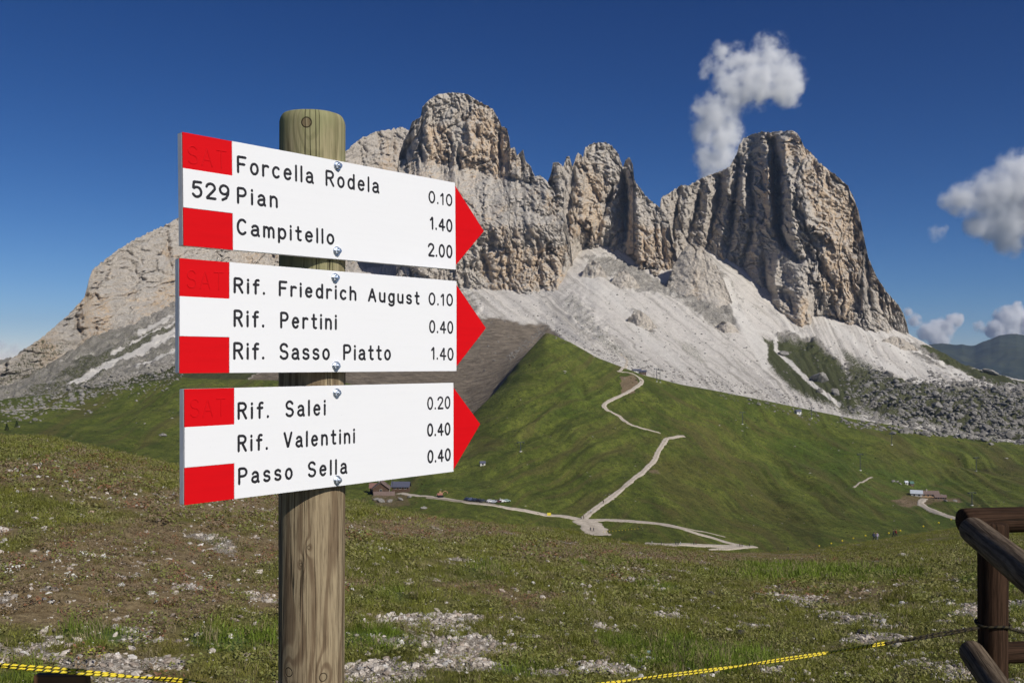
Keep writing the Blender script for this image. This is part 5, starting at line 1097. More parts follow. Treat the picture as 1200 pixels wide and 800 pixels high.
# brown board below the rope at the left
bt = at(73, 789, 2.78); gz = float(near_z(np.array([bt.x]), np.array([bt.y]))[0]); brd = bmesh.new()
add_box(brd, (0, 0, (bt.z - gz) / 2 - .1), (63 * 2.78 / F, .03, bt.z - gz + .2)); bmesh.ops.bevel(brd, geom=brd.edges[:], offset=.004, segments=2, affect='EDGES')
o = bobj('board_stake', brd, plain('brown_board', (0.13, 0.065, 0.028), .8, var=.25, scale=12)); o.location = (bt.x, bt.y, gz); tag(o, 'brown wooden board standing under the rope in the lower left corner', 'board')

# ================================================================== YELLOW AND BLACK ROPE
KP = [at(-60, 772, 2.45), at(0, 779, 2.50), at(60, 784, 2.56), at(105, 788, 2.60), at(160, 793, 2.67), at(215, 797.5, 2.78), at(300, 812, 2.95), at(430, 826, 3.15), at(570, 822, 3.32), at(720, 799, 3.50), at(830, 785, 3.60), at(940, 769, 3.72), at(1037, 753.5, 3.82)]
KP1 = [at(1037, 753.5, 3.82), at(1070, 748, 3.865), at(1100, 743, 3.90), at(1146, 735, 3.93)]
def catmull(K, step=.004):
    out = []
    for i in range(len(K) - 1):
        p0 = K[max(i - 1, 0)]; p1 = K[i]; p2 = K[i + 1]; p3 = K[min(i + 2, len(K) - 1)]; n = max(2, int((p2 - p1).length / step))
        for k in range(n):
            s = k / n; out.append(0.5 * ((2 * p1) + (p2 - p0) * s + (2 * p0 - 5 * p1 + 4 * p2 - p3) * s * s + (3 * p1 - p0 - 3 * p2 + p3) * s**3))
    out.append(K[-1]); return out
def rope_tube(name, path, r, offs, parent, mat, n=7, twist=0.0, lay=0.022):
    m = len(path); P = np.array(path); T = np.gradient(P, axis=0); T /= np.linalg.norm(T, axis=1)[:, None]
    Nn = np.cross(T, [0, 0, 1.0]); Nn /= np.linalg.norm(Nn, axis=1)[:, None]; B = np.cross(Nn, T); s = np.concatenate([[0], np.cumsum(np.linalg.norm(np.diff(P, axis=0), axis=1))])
    ph = s * twist + offs[2]; Cn = P + Nn * (offs[0] * np.cos(ph))[:, None] + B * (offs[1] * np.sin(ph))[:, None]
    a = np.linspace(0, 2 * math.pi, n, endpoint=False)
    rr_ = r * (1 + 0.22 * np.cos(3 * (a[None] - s[:, None] * 2 * math.pi / (lay * 3))))
    V = Cn[:, None] + Nn[:, None] * (np.cos(a)[None, :, None] * rr_[..., None]) + B[:, None] * (np.sin(a)[None, :, None] * rr_[..., None])
    V = np.concatenate([V, V[:, :1]], 1); st = np.broadcast_to(s[:, None], V.shape[:2]); aa = np.broadcast_to(np.concatenate([a, [2 * math.pi]])[None], V.shape[:2])
    o = grid_mesh(name, V, mat, {'along': st.copy(), 'round': aa.copy()}); o.parent = parent; return o
t = NT('rope_yellow_black'); sx_ = t.attr('along').outputs['Fac']; ax_ = t.attr('round').outputs['Fac']
ph = t.math('FRACT', t.math('SUBTRACT', t.math('DIVIDE', sx_, 0.021), t.math('DIVIDE', ax_, 6.2832))); co = t.coord(); n1 = t.noise(co, 300, 3, 0.6)
t.col(t.mix(t.ss(ph, 0.66, 0.76), t.mix(t.ss(n1, .35, .65), (0.70, 0.52, 0.02), (0.80, 0.66, 0.06)), (0.015, 0.014, 0.012))); t.b.inputs['Roughness'].default_value = .5; t.bump(n1, .4, .002); M_rope = t.m
t = NT('rope_shade_black'); ph = t.math('FRACT', t.math('SUBTRACT', t.math('DIVIDE', t.attr('along').outputs['Fac'], 0.030), t.math('DIVIDE', t.attr('round').outputs['Fac'], 6.2832))); t.col(t.mix(t.ss(ph, 0.55, 0.65), (0.05, 0.04, 0.02), (0.012, 0.011, 0.010))); M_ropeb = t.m  # same rope near the fence, its shadow put into the colour
rp = empty('barrier_rope', KP[1]); tag(rp, 'yellow and black twisted rope strung low across the meadow to the fence', 'rope')
for k, (o1, o2, p_) in enumerate([(.0044, .0044, 0.0), (.0044, .0044, math.pi)]):
    path = [p - KP[1] for p in catmull(KP)]; rope_tube('strand', path, .0036, (o1, o2, p_), rp, M_rope, twist=7.0)
rp1 = empty('barrier_rope', KP1[0]); tag(rp1, 'end of the yellow rope coloured black for shade, running to the fence post', 'rope')
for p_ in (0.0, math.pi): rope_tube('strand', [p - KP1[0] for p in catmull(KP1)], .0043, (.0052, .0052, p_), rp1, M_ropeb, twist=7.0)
K2 = [at(1180, 735, 3.94), at(1190, 738, 4.0), at(1215, 742, 4.2), at(1300, 748, 4.5)]
rp2 = empty('barrier_rope', K2[0]); tag(rp2, 'short length of rope coloured dark for shade leaving the right side of the fence post', 'rope'); rope_tube('strand', [p - K2[0] for p in catmull(K2)], .0065, (0, 0, 0), rp2, M_ropeb)
loop_ = [Vector((fx + .067 * math.cos(a), fd + .067 * math.sin(a), (HY - 735) / F * 3.94 + .004 * math.sin(a * 3))) for a in np.linspace(0, 2 * math.pi, 40)]
rp3 = empty('rope_hitch', loop_[0]); tag(rp3, 'turn of rope coloured dark for shade, tied round the fence post', 'rope'); rope_tube('strand', [p - loop_[0] for p in loop_], .006, (0, 0, 0), rp3, M_ropeb)
# ================================================================== HUTS, PYLONS, CARS, PEOPLE
M_dwood = plain('dark_timber', (0.10, 0.06, 0.038), .85, var=.3, scale=2); M_lwood = plain('pale_timber', (0.40, 0.25, 0.13), .85, var=.2, scale=2); M_plast = plain('white_render', (0.62, 0.60, 0.56), .9, var=.08, scale=2)
M_slate = plain('blue_slate', (0.085, 0.09, 0.13), .6, var=.2, scale=3); M_brroof = plain('brown_shingle', (0.17, 0.12, 0.10), .85, var=.3, scale=3); M_redroof = plain('reddish_shingle', (0.22, 0.12, 0.10), .85, var=.3, scale=3); M_metal = plain('pale_sheet_roof', (0.50, 0.53, 0.57), .4, var=.12, scale=2)
M_stone = plain('rubble_masonry', (0.36, 0.32, 0.28), .9, var=.3, scale=4); M_glass = plain('window_glass', (0.03, 0.04, 0.05), .1, var=.1, spec=.8); M_steel = plain('dark_steel', (0.09, 0.10, 0.10), .5, .5); M_frame_ = plain('window_frame', (0.5, 0.45, 0.38), .7)
def gable(root, c, sx, sy, hw, hr, wall, roof, rot=0, over=.6, wins=3, panel=True, base=None, wname='wall'):
    """a gabled volume: ridge along local x. c = centre on the floor"""
    g = Matrix.Translation(c) @ Matrix.Rotation(rot, 4, 'Z')
    bm = bmesh.new(); p = [(-sx / 2, -sy / 2), (sx / 2, -sy / 2), (sx / 2, sy / 2), (-sx / 2, sy / 2)]
    lo = [bm.verts.new(g @ Vector((x, y, -3))) for x, y in p]; hi = [bm.verts.new(g @ Vector((x, y, hw))) for x, y in p]; r0 = bm.verts.new(g @ Vector((-sx / 2, 0, hw + hr))); r1 = bm.verts.new(g @ Vector((sx / 2, 0, hw + hr)))
    for i in range(4):
        if i in (0, 2): bm.faces.new((lo[i], lo[(i + 1) % 4], hi[(i + 1) % 4], hi[i]))
    bm.faces.new((lo[1], lo[2], hi[2], r1, hi[1])); bm.faces.new((lo[3], lo[0], hi[0], r0, hi[3])); bobj(wname, bm, wall, root)
    for s in (-1, 1):
        bm = bmesh.new(); k = hr / (sy / 2); e = sy / 2 + over; ze = hw - over * k
        v = [(-sx / 2 - over, 0, hw + hr), (sx / 2 + over, 0, hw + hr), (sx / 2 + over, s * e, ze), (-sx / 2 - over, s * e, ze)]
        a = [bm.verts.new(g @ Vector((x, y, z + .08))) for x, y, z in v]; b = [bm.verts.new(g @ Vector((x, y, z + .33))) for x, y, z in v]
        bm.faces.new(a); bm.faces.new(b[::-1])
        for i in range(4): bm.faces.new((a[i], a[(i + 1) % 4], b[(i + 1) % 4], b[i]))
        bobj('roof', bm, roof, root)
    for s in (-1, 1):
        for i in range(wins):
            x = (i - (wins - 1) / 2) * sx / (wins + .3)
            bm = bmesh.new(); add_box(bm, (0, 0, 0), (1.3, .10, 1.3)); fr_ = bobj('window', bm, M_frame_, root); fr_.matrix_local = g @ Matrix.Translation((x, s * (sy / 2 + .03), hw * .55))
            bm = bmesh.new(); add_box(bm, (0, 0, 0), (1.05, .14, 1.05)); bobj('pane', bm, M_glass, fr_)
    for s in (-1, 1):
        bm = bmesh.new(); add_box(bm, (0, 0, 0), (.10, 1.3, 1.3)); fr_ = bobj('window', bm, M_frame_, root); fr_.matrix_local = g @ Matrix.Translation((s * (sx / 2 + .03), 0, hw * .75))
        bm = bmesh.new(); add_box(bm, (0, 0, 0), (.14, 1.05, 1.05)); bobj('pane', bm, M_glass, fr_)
def chimney(root, p):
    bm = bmesh.new(); add_box(bm, p, (.8, .8, 2.2)); bobj('chimney', bm, M_stone, root)
# left refuge: three joined roofs
p = hit(452, 578); s = p.y / F
root = empty('mountain_hut', p); tag(root, 'dark timber mountain hut with gabled roofs at the road end under the lowest sign board', 'hut')
gable(root, (-5 * s, 0, 0), 24 * s, 12 * s + 3, 7 * s, 7 * s, M_dwood, M_brroof, R(95), wins=3)
gable(root, (-13 * s, 6, 0), 14 * s, 9 * s + 2, 6 * s, 4 * s, M_dwood, M_redroof, R(5), wins=2)
gable(root, (16 * s, 7, 3 * s), 20 * s, 10 * s, 4 * s, 4.5 * s, M_dwood, M_slate, R(-4), wins=3)
gable(root, (0 * s, -6, -3 * s), 22 * s, 9 * s, 3 * s, 3.5 * s, M_stone, M_brroof, R(8), wins=2)
chimney(root, (-8 * s, 2, 12 * s))
bm = bmesh.new(); add_box(bm, (2 * s, -13, -4.5 * s), (30 * s, 10, 2.5), Matrix.Rotation(R(6), 3, 'Z')); bobj('terrace', bm, M_stone, root)
bm = bmesh.new(); add_tube(bm, (8 * s, 0, 4), (8 * s, 0, 20 * s), .12); bobj('flagpole', bm, M_steel, root)
bm = bmesh.new(); add_box(bm, (8 * s + .6, 0, 19 * s), (1.2, .05, 2.4)); bobj('flag', bm, M_steel, root)
# boulders beside the refuge
ORD = ['first', 'second', 'third', 'fourth', 'fifth', 'sixth', 'seventh', 'eighth', 'ninth', 'tenth', 'eleventh', 'twelfth']
for k_, (px, py, sz_) in enumerate([(440, 586, 1.5), (446, 588, 2.2), (456, 588, 1.9), (470, 586, 1.6), (480, 583, 1.3), (497, 596, 1.6)]):
    bould(px, py, sz_, int(sz_ * 9), ORD[k_] + ' pale rock from the left on the bank in front of the timber mountain hut', 'rocks in front of the left hut', .8)
# right refuge
p = hit(1084, 582); s = p.y / F
root = empty('mountain_hut', p); tag(root, 'low mountain hut with pale metal roof beside the white path on the right slope', 'hut')
gable(root, (-8 * s, 3, 0), 12 * s, 10 * s, 4 * s, 3 * s, M_plast, M_metal, R(-20), wins=2)
gable(root, (6 * s, 2, 0), 20 * s, 9 * s, 3.5 * s, 3 * s, M_lwood, M_brroof, R(-6), wins=4)
gable(root, (14 * s, -5, -1), 12 * s, 6 * s, 3 * s, 2 * s, M_dwood, M_brroof, R(-10), wins=2)
bm = bmesh.new(); add_box(bm, (4 * s, -9, -2.2), (13 * s, 7, 2.6)); bobj('terrace', bm, M_lwood, root); chimney(root, (3 * s, 2, 7 * s))
def shed(px, py, wpx, hpx, wall, roof, label, rot=0, cat='shed', name='shed', wins=1):
    p = hit(px, py); s = p.y / F; root = empty(name, p); tag(root, label, cat); gable(root, (0, 0, 0), wpx * s, wpx * s * .6, hpx * s * .6, hpx * s * .4, wall, roof, rot, over=.3, wins=wins); return root
shed(1068, 569, 5, 5, M_dwood, plain('green_sheet', (0.05, 0.12, 0.09), .5), 'tiny green roofed shed above the pale roofed hut', .3)
shed(1062, 567, 3.5, 3.5, M_plast, M_metal, 'tiny white box shed left of the green roofed shed', .1)
shed(935, 485, 7, 5, M_plast, M_slate, 'small white cabin alone at the upper edge of the right pasture', .5)
shed(611.5 - 46, 545, 6, 4.5, M_plast, M_slate, 'small white winch cabin half way up the left green slope', .2)
for k, (px, py) in enumerate([(1047, 564), (1051, 565), (1055, 567), (1108, 587), (1119, 587)]): bould(px, py, 1.6, k, ORD[k] + ' white rock from the left beside the pale roofed hut on the right slope', 'rocks by the right hut', .7)
# refuge at the foot of the scree
p = hit(748, 434, (mid,)) or hit(748, 437); s = p.y / F
root = empty('mountain_hut', p); tag(root, 'small white and dark hut at the pass where the upper path meets the scree', 'hut')
gable(root, (-2 * s, 0, 0), 9 * s, 6 * s, 3 * s, 1.5 * s, M_plast, M_slate, R(15), wins=3); gable(root, (5 * s, -4, -.6), 7 * s, 5 * s, 2.4 * s, 1.4 * s, M_dwood, M_slate, R(-10), wins=2)
bm = bmesh.new(); add_box(bm, (-3 * s, -7, .3), (4 * s, 3, 2.6)); bobj('annex', bm, M_plast, root)
# lift pylons
def pylon(px, py, hpx, label, double=False, rot=0.0):
    p = hit(px, py); s = p.y / F; h = hpx * s; root = empty('lift_pylon', p, rot); tag(root, label, 'pylon', 'ski lift pylons on the green slopes')
    bm = bmesh.new(); add_tube(bm, (0, 0, -1), (0, 0, h), .34, .22, 10); bobj('mast', bm, M_steel, root)
    bm = bmesh.new(); add_box(bm, (0, 0, h + .1), (5.2, .35, .4)); bobj('crossarm', bm, M_steel, root)
    for k in (-1, 1):
        bm = bmesh.new(); add_box(bm, (k * 2.4, 0, h - .25), (.3, 2.6, .35))
        for q in (-1, -.35, .35, 1): bmesh.ops.create_cone(bm, cap_ends=True, segments=10, radius1=.25, radius2=.25, depth=.2, matrix=Matrix.Translation((k * 2.4, q * 1.1, h - .5)) @ Matrix.Rotation(R(90), 4, 'Y'))
        bobj('sheave_train', bm, M_steel, root)
    bm = bmesh.new(); add_box(bm, (0, 0, .1), (1.6, 1.6, .6)); bobj('footing', bm, M_plast, root)
    return root
pylon(769.5, 447, 15, 'left one of the twin lift pylons just right of the hut at the pass', rot=.3); pylon(773.5, 448, 15, 'right one of the twin lift pylons just right of the hut at the pass', rot=.3)
pylon(870, 497, 14, 'lift pylon on the upper right pasture between the zigzag path and the white cabin', rot=.2)
pylon(951, 490, 12, 'small lift pylon just right of the white cabin', rot=.2)
pylon(1008, 551, 19, 'tall lift pylon in the middle of the right green slope', rot=.3)
pylon(1045, 521, 13, 'distant lift pylon below the boulder field', rot=.3)
pylon(1144, 552, 16, 'lift pylon high on the right slope above the fence', rot=.4)
pylon(1139, 592, 15, 'lift pylon rising just behind the fence rail', rot=.1)
pylon(515.5, 551, 0.1 + 12, 'faint lift pylon on the left green slope beside the red arrow tip', rot=.1)
pylon(610, 529, 11, 'leaning dark lift pylon on the left slope by the upper road', rot=.5)
# parked cars
def car_mesh(col, label, px, py, rz, objs=(mid,)):
    p = hit(px, py, objs)
    if p is None: return
    z = drop(p.x, p.y, (mid,)); root = empty('parked_car', (p.x, p.y, z + .3), rz); tag(root, label, 'car', 'cars parked along the gravel road')
    bm = bmesh.new(); prof = [(-2.1, .35), (-2.12, .8), (-1.95, .98), (-1.5, 1.0), (-.95, 1.46), (.55, 1.48), (1.15, 1.02), (1.85, .9), (2.1, .72), (2.12, .35)]
    for k in (-1, 1):
        pass
    L_ = [[bm.verts.new((x, s * (.85 if z_ < 1.1 else .68), z_)) for x, z_ in prof] for s in (-1, 1)]
    n = len(prof); bm.faces.new(L_[0]); bm.faces.new(L_[1][::-1])
    for i in range(n): bm.faces.new((L_[0][i], L_[0][(i + 1) % n], L_[1][(i + 1) % n], L_[1][i]))
    bobj('body', bm, plain('car_paint', col, .3, .1, var=.03), root)
    bm = bmesh.new()
    for s in (-1, 1):
        v = [bm.verts.new((x, s * y, z_)) for x, y, z_ in ((-1.35, .84, 1.04), (-.88, .72, 1.40), (.50, .72, 1.41), (.98, .84, 1.05))]; bm.faces.new(v)
    v = [bm.verts.new(q) for q in ((1.12, -.62, 1.09), (1.12, .62, 1.09), (.62, .58, 1.47), (.62, -.58, 1.47))]; bm.faces.new(v)
    bobj('window', bm, M_glass, root)
    for x in (-1.3, 1.3):
        for s in (-1, 1):
            bm = bmesh.new(); bmesh.ops.create_cone(bm, cap_ends=True, segments=14, radius1=.34, radius2=.34, depth=.22, matrix=Matrix.Translation((x, s * .80, .34)) @ Matrix.Rotation(R(90), 4, 'X')); bobj('wheel', bm, M_ink, root)
    for s in (-1, 1):
        bm = bmesh.new(); add_box(bm, (2.08, s * .6, .72), (.1, .3, .14)); bobj('headlight', bm, M_plast, root)
for col, lab, px, py, rz in [((.03, .04, .08), 'dark blue car, leftmost in the row of parked cars', 547.5, 586.4, 1.1), ((.10, .12, .2), 'steel blue car, second from the left in the row of parked cars', 552, 586.9, 1.2), ((.04, .05, .08), 'navy car, third from the left in the row of parked cars', 556.5, 587.5, 1.0),
                             ((.02, .02, .03), 'black car, fourth from the left in the row of parked cars', 561, 588, 1.3), ((.05, .05, .06), 'charcoal car at the right end of the dark group of parked cars', 565.5, 588.8, .8), ((.7, .7, .72), 'white car just right of the gap in the row of parked cars', 574, 589, .9),
                             ((.5, .52, .56), 'silver car between the two white parked cars', 579, 589.6, 1.2), ((.10, .03, .03), 'dark red car near the right end of the parked row', 583, 589.2, .7), ((.78, .79, .8), 'white car pointing up the slope, largest in the parked row', 588, 589, .35), ((.35, .45, .42), 'pale green car, rightmost of the parked cars', 593.5, 588.5, .5)]:
    car_mesh(col, lab, px, py, rz)
# digger standing at the roadside
p = hit(516, 583, (mid,)); root = empty('excavator', p + Vector((0, 0, .3)), .2); tag(root, 'rusty tracked excavator with pale boom at the roadside right of the timber hut', 'excavator'); s = p.y / F
M_rust = plain('rust_paint', (0.42, 0.19, 0.14), .7, var=.2, scale=3)
for k in (-1, 1):
    bm = bmesh.new(); vs = add_box(bm, (0, k * 1.1, .5), (3.4, .6, .9)); bmesh.ops.bevel(bm, geom=bm.edges[:], offset=.3, segments=3, affect='EDGES'); bobj('track', bm, M_ink, root)
bm = bmesh.new(); add_box(bm, (-.3, 0, 1.6), (2.8, 2.0, 1.1)); bmesh.ops.bevel(bm, geom=bm.edges[:], offset=.2, segments=2, affect='EDGES'); bobj('body', bm, M_rust, root)
bm = bmesh.new(); add_box(bm, (-.1, -.5, 2.5), (1.2, .9, 1.2)); bmesh.ops.bevel(bm, geom=bm.edges[:], offset=.12, segments=2, affect='EDGES'); cb_ = bobj('cab', bm, M_lwood, root)
bm = bmesh.new(); add_tube(bm, (.8, .3, 1.8), (2.2, .3, 3.1), .22, .2); add_tube(bm, (2.2, .3, 3.1), (3.6, .3, 2.6), .2, .15); add_box(bm, (3.7, .3, 2.2), (.5, .8, .7)); bobj('boom', bm, M_lwood, root)
# yellow kiosk-like box at the road
p = hit(643.5, 604.5, (mid,)); bm = bmesh.new(); add_box(bm, (0, 0, 1.1), (2.0, .25, 1.4)); root = empty('road_sign', p); tag(root, 'yellow notice board beside the gravel road left of the junction', 'sign'); bobj('panel', bm, plain('sign_yellow', (.75, .62, .05), .6), root)
for k in (-.8, .8):
    bm = bmesh.new(); add_tube(bm, (k, .2, -.3), (k, .2, 1.7), .06); bobj('leg', bm, M_steel, root)
# yellow topped marker stakes
M_yel = plain('marker_yellow', (0.80, 0.62, 0.02), .5, var=.05)
def marker(px, py, objs, group, lab, r):
    p = hit(px, py, objs)
    if p is None: return
    s = p.y / F; root = empty('marker_stake', p); h = max(.5, 3.2 * s); tag(root, lab, 'marker stake', group)
    bm = bmesh.new(); add_tube(bm, (0, 0, -.1), (0, 0, h), .03, .025, 6); bobj('stake', bm, M_lwood, root)
    bm = bmesh.new(); bmesh.ops.create_uvsphere(bm, u_segments=10, v_segments=8, radius=r * s, matrix=Matrix.Translation((0, 0, h))); bobj('cap', bm, M_yel, root, True)
ORD = ['first', 'second', 'third', 'fourth', 'fifth', 'sixth', 'seventh', 'eighth', 'ninth', 'tenth', 'eleventh', 'twelfth']
for k, (px, py) in enumerate([(960, 642.5), (974, 639.5), (987, 636.5), (1000, 633.5), (1014, 630.5), (1027, 628.5), (1041.5, 627.5), (1055, 624.5), (1082, 619.5), (1100, 615.5), (1114.5, 611.5)]):
    marker(px, py, (near, mid), 'yellow markers along the right crest', ORD[k] + ' yellow capped marker stake from the left along the right meadow crest', .95)
for k in range(12): marker(707 + k * 3.7, 626 - k * .33, (mid,), 'yellow markers right of the junction', ORD[k] + ' yellow marker from the left in the short row right of the road junction', .42)
# people
SK = plain('skin', (.45, .27, .19), .6)
def person_mesh(pose):
    st = {'walk': .32, 'stand': .12}[pose]
    V = [(0, 0, .95), (0, .02, 1.18), (0, .01, 1.40), (0, 0, 1.50), (0, -.02, 1.58), (0, -.02, 1.68), (0, -.01, 1.76),
         (.10, -.0, .90), (.11, -st * .6, .50), (.11, -st * .75, .09), (.11, -st * .75 - .14, .03), (-.10, 0, .90), (-.11, st * .35, .50), (-.11, st, .10), (-.11, st - .14, .03),
         (.19, .01, 1.40), (.26, .08, 1.14), (.25, -.10, .95), (.25, -.16, .87), (-.19, .01, 1.40), (-.26, -.04, 1.14), (-.25, -.18, .97), (-.25, -.24, .90)]
    E = [(0, 1), (1, 2), (2, 3), (3, 4), (4, 5), (5, 6), (0, 7), (7, 8), (8, 9), (9, 10), (0, 11), (11, 12), (12, 13), (13, 14), (2, 15), (15, 16), (16, 17), (17, 18), (2, 19), (19, 20), (20, 21), (21, 22)]
    rad = [(.15, .11), (.14, .10), (.17, .11), (.06, .06), (.085, .09), (.10, .105), (.06, .06), (.10, .10), (.065, .07), (.045, .05), (.045, .035), (.10, .10), (.065, .07), (.045, .05), (.045, .035), (.065, .065), (.05, .05), (.035, .035), (.04, .025), (.065, .065), (.05, .05), (.035, .035), (.04, .025)]
    me = bpy.data.meshes.new('person'); me.from_pydata(V, E, []); return me, rad
PM = {}
def clothed(shirt, trouser, hair):
    t = NT('clothes'); sp = t.n('ShaderNodeSeparateXYZ'); t.l(t.coord(), sp.inputs[0]); z = sp.outputs[2]
    st_ = lambda v: t.math('GREATER_THAN', z, v)
    c = t.mix(st_(.10), (.06, .04, .03), trouser); c = t.mix(st_(.98), c, shirt); c = t.mix(st_(1.50), c, (.45, .27, .19)); c = t.mix(st_(1.69), c, hair); t.col(c); return t.m
def person(px, py, hgt_px, shirt, trouser, label, rz, pack=None, objs=(near, mid), pose='walk', hair=(.05, .035, .025), hat=None, dist=None):
    p = hit(px, py, objs)
    if dist: p = Vector(((px - CX) / F * dist, dist, 0)); p.z = drop(p.x, p.y, (near,))
    if p is None: return
    me, rad = person_mesh(pose); me.materials.append(clothed(shirt, trouser, hair)); o = link('person', me)
    sc_ = 1.0; s = hgt_px * p.y / F / 1.78; sc_ = min(max(s, .85), 1.3)
    o.location = p + Vector((0, 0, .0)); o.rotation_euler = (0, 0, rz); o.scale = (sc_,) * 3
    md = o.modifiers.new('skin', 'SKIN'); sv = me.skin_vertices[0].data
    for i, r_ in enumerate(rad): sv[i].radius = r_
    sv[0].use_root = True; sb = o.modifiers.new('sub', 'SUBSURF'); sb.levels = 1; sb.render_levels = 1; tag(o, label, 'person')
    bm = bmesh.new(); bmesh.ops.create_icosphere(bm, subdivisions=2, radius=.115, matrix=Matrix.Translation((0, .012, 1.70)) @ Matrix.Diagonal((1, 1.05, .8, 1))); bobj('hat' if hat else 'hair', bm, plain('hair', hat or hair, .8), o)
    if pack:
        bm = bmesh.new(); add_box(bm, (0, .20, 1.22), (.30, .20, .48)); bmesh.ops.bevel(bm, geom=bm.edges[:], offset=.06, segments=2, affect='EDGES'); bobj('backpack', bm, plain('pack', pack, .8), o)
    return o
person(1024.5, 629.5, 11.5, (.05, .06, .09), (.03, .03, .04), 'hiker in dark blue jacket, left of the pair among the yellow markers', .6, (.05, .05, .2), dist=146)
person(1028, 629, 10.5, (.55, .55, .65), (.25, .25, .3), 'hiker in pale top, right of the pair among the yellow markers', 2.2, (.5, .4, .5), dist=147)
person(1047, 627.5, 10.5, (.03, .03, .035), (.02, .02, .025), 'hiker in black on the crest, beside the one in red', 1.0, dist=152)
person(1050, 626.5, 9.5, (.35, .04, .04), (.04, .03, .04), 'hiker in red jacket on the right meadow crest', 1.4, (.1, .02, .03), dist=154)
person(923.5, 645, 6.5, (.05, .04, .04), (.03, .03, .03), 'lone dark clothed hiker on the meadow edge right of the path end', .4, objs=(mid,))
for (px, py, sh, tr_, lb, rz) in [(692, 622.5, (.05, .05, .06), (.03, .03, .04), 'dark clothed walker on the gravel forecourt, left of two', .3), (695.5, 623, (.06, .06, .08), (.05, .05, .06), 'dark clothed walker on the gravel forecourt, right of two', .5), (681, 609, (.10, .10, .12), (.05, .04, .04), 'small figure at the neck of the road junction, left of two', 1),
                                  (684, 608.5, (.35, .2, .15), (.05, .04, .04), 'small figure at the neck of the road junction, right of two', 2), (707, 590, (.05, .04, .04), (.03, .02, .02), 'walker in dark clothes climbing the road above the junction', 0), (692.5, 601.5, (.6, .6, .6), (.1, .1, .12), 'walker in a white top at the right edge of the climbing road', 0),
                                  (764, 640.5, (.65, .65, .62), (.2, .2, .22), 'walker in white at the left end of the lower path', 1.6), (775, 640.5, (.08, .07, .08), (.05, .05, .05), 'dark walker second from the left end of the lower path', 1.6), (792, 641.2, (.05, .05, .1), (.03, .03, .05), 'dark blue clothed walker beside the one in white on the lower path', 1.5),
                                  (794.5, 641.2, (.06, .05, .06), (.03, .03, .04), 'black clothed walker between two others on the lower path', 1.5), (797.5, 641.2, (.65, .65, .7), (.35, .35, .4), 'walker all in white in the middle of the lower path', 1.5), (813, 641, (.05, .04, .05), (.03, .03, .04), 'black clothed walker left of the pair under the road bend', 1.4),
                                  (815.5, 640.8, (.2, .05, .04), (.05, .04, .04), 'walker with a dark red top in the pair under the road bend', 1.4), (867, 643, (.12, .05, .05), (.04, .03, .03), 'walker where the road and the lower path meet', 1.5), (869.5, 643, (.05, .05, .06), (.03, .03, .03), 'dark walker just right of the meeting of road and path', 1.5), (878, 643, (.06, .05, .05), (.03, .03, .03), 'last walker at the far right end of the lower path', 1.5)]:
    person(px, py - (2.2 if py > 639 else 0), 5.5, sh, tr_, lb, rz, objs=(mid,))
# small conifers at the left
t = NT('conifer_needles'); co = t.coord(); n1 = t.noise(co, 1.5, 4, .6); t.col(t.mix(t.ss(n1, .35, .65), (.018, .032, .012), (.05, .07, .025))); M_con = t.m
def conifer(px, py, hpx, label):
    p = hit(px, py); s = p.y / F; h = hpx * s; root = empty('conifer', p); tag(root, label, 'conifer')
    bm = bmesh.new(); add_tube(bm, (0, 0, -.3), (0, 0, h * .9), h * .03, h * .008); bobj('trunk', bm, M_dwood, root)
    r = random.Random(px); bm = bmesh.new()
    for k in range(420):
        z_ = r.random()**.8; rad_ = (1 - z_) * .30 * h * (.5 + .6 * r.random()) + .02 * h; a = r.uniform(0, 6.28); c_ = Vector((math.cos(a) * rad_, math.sin(a) * rad_, h * (.1 + .9 * z_) - rad_ * .3)); m = Euler((r.uniform(-1, 1), r.uniform(-1, 1), a)).to_matrix()
        v = [bm.verts.new(c_ + m @ Vector(q) * h * .06) for q in ((-1, 0, 0), (0, .5, .2), (1, 0, -.3), (0, -.5, .2))]; bm.faces.new(v)
    bobj('crown', bm, M_con, root)
conifer(8, 505, 9, 'left one of two small dark conifers on the grassy crest at the left edge'); conifer(19.5, 501, 8, 'right one of two small dark conifers on the grassy crest at the left edge')

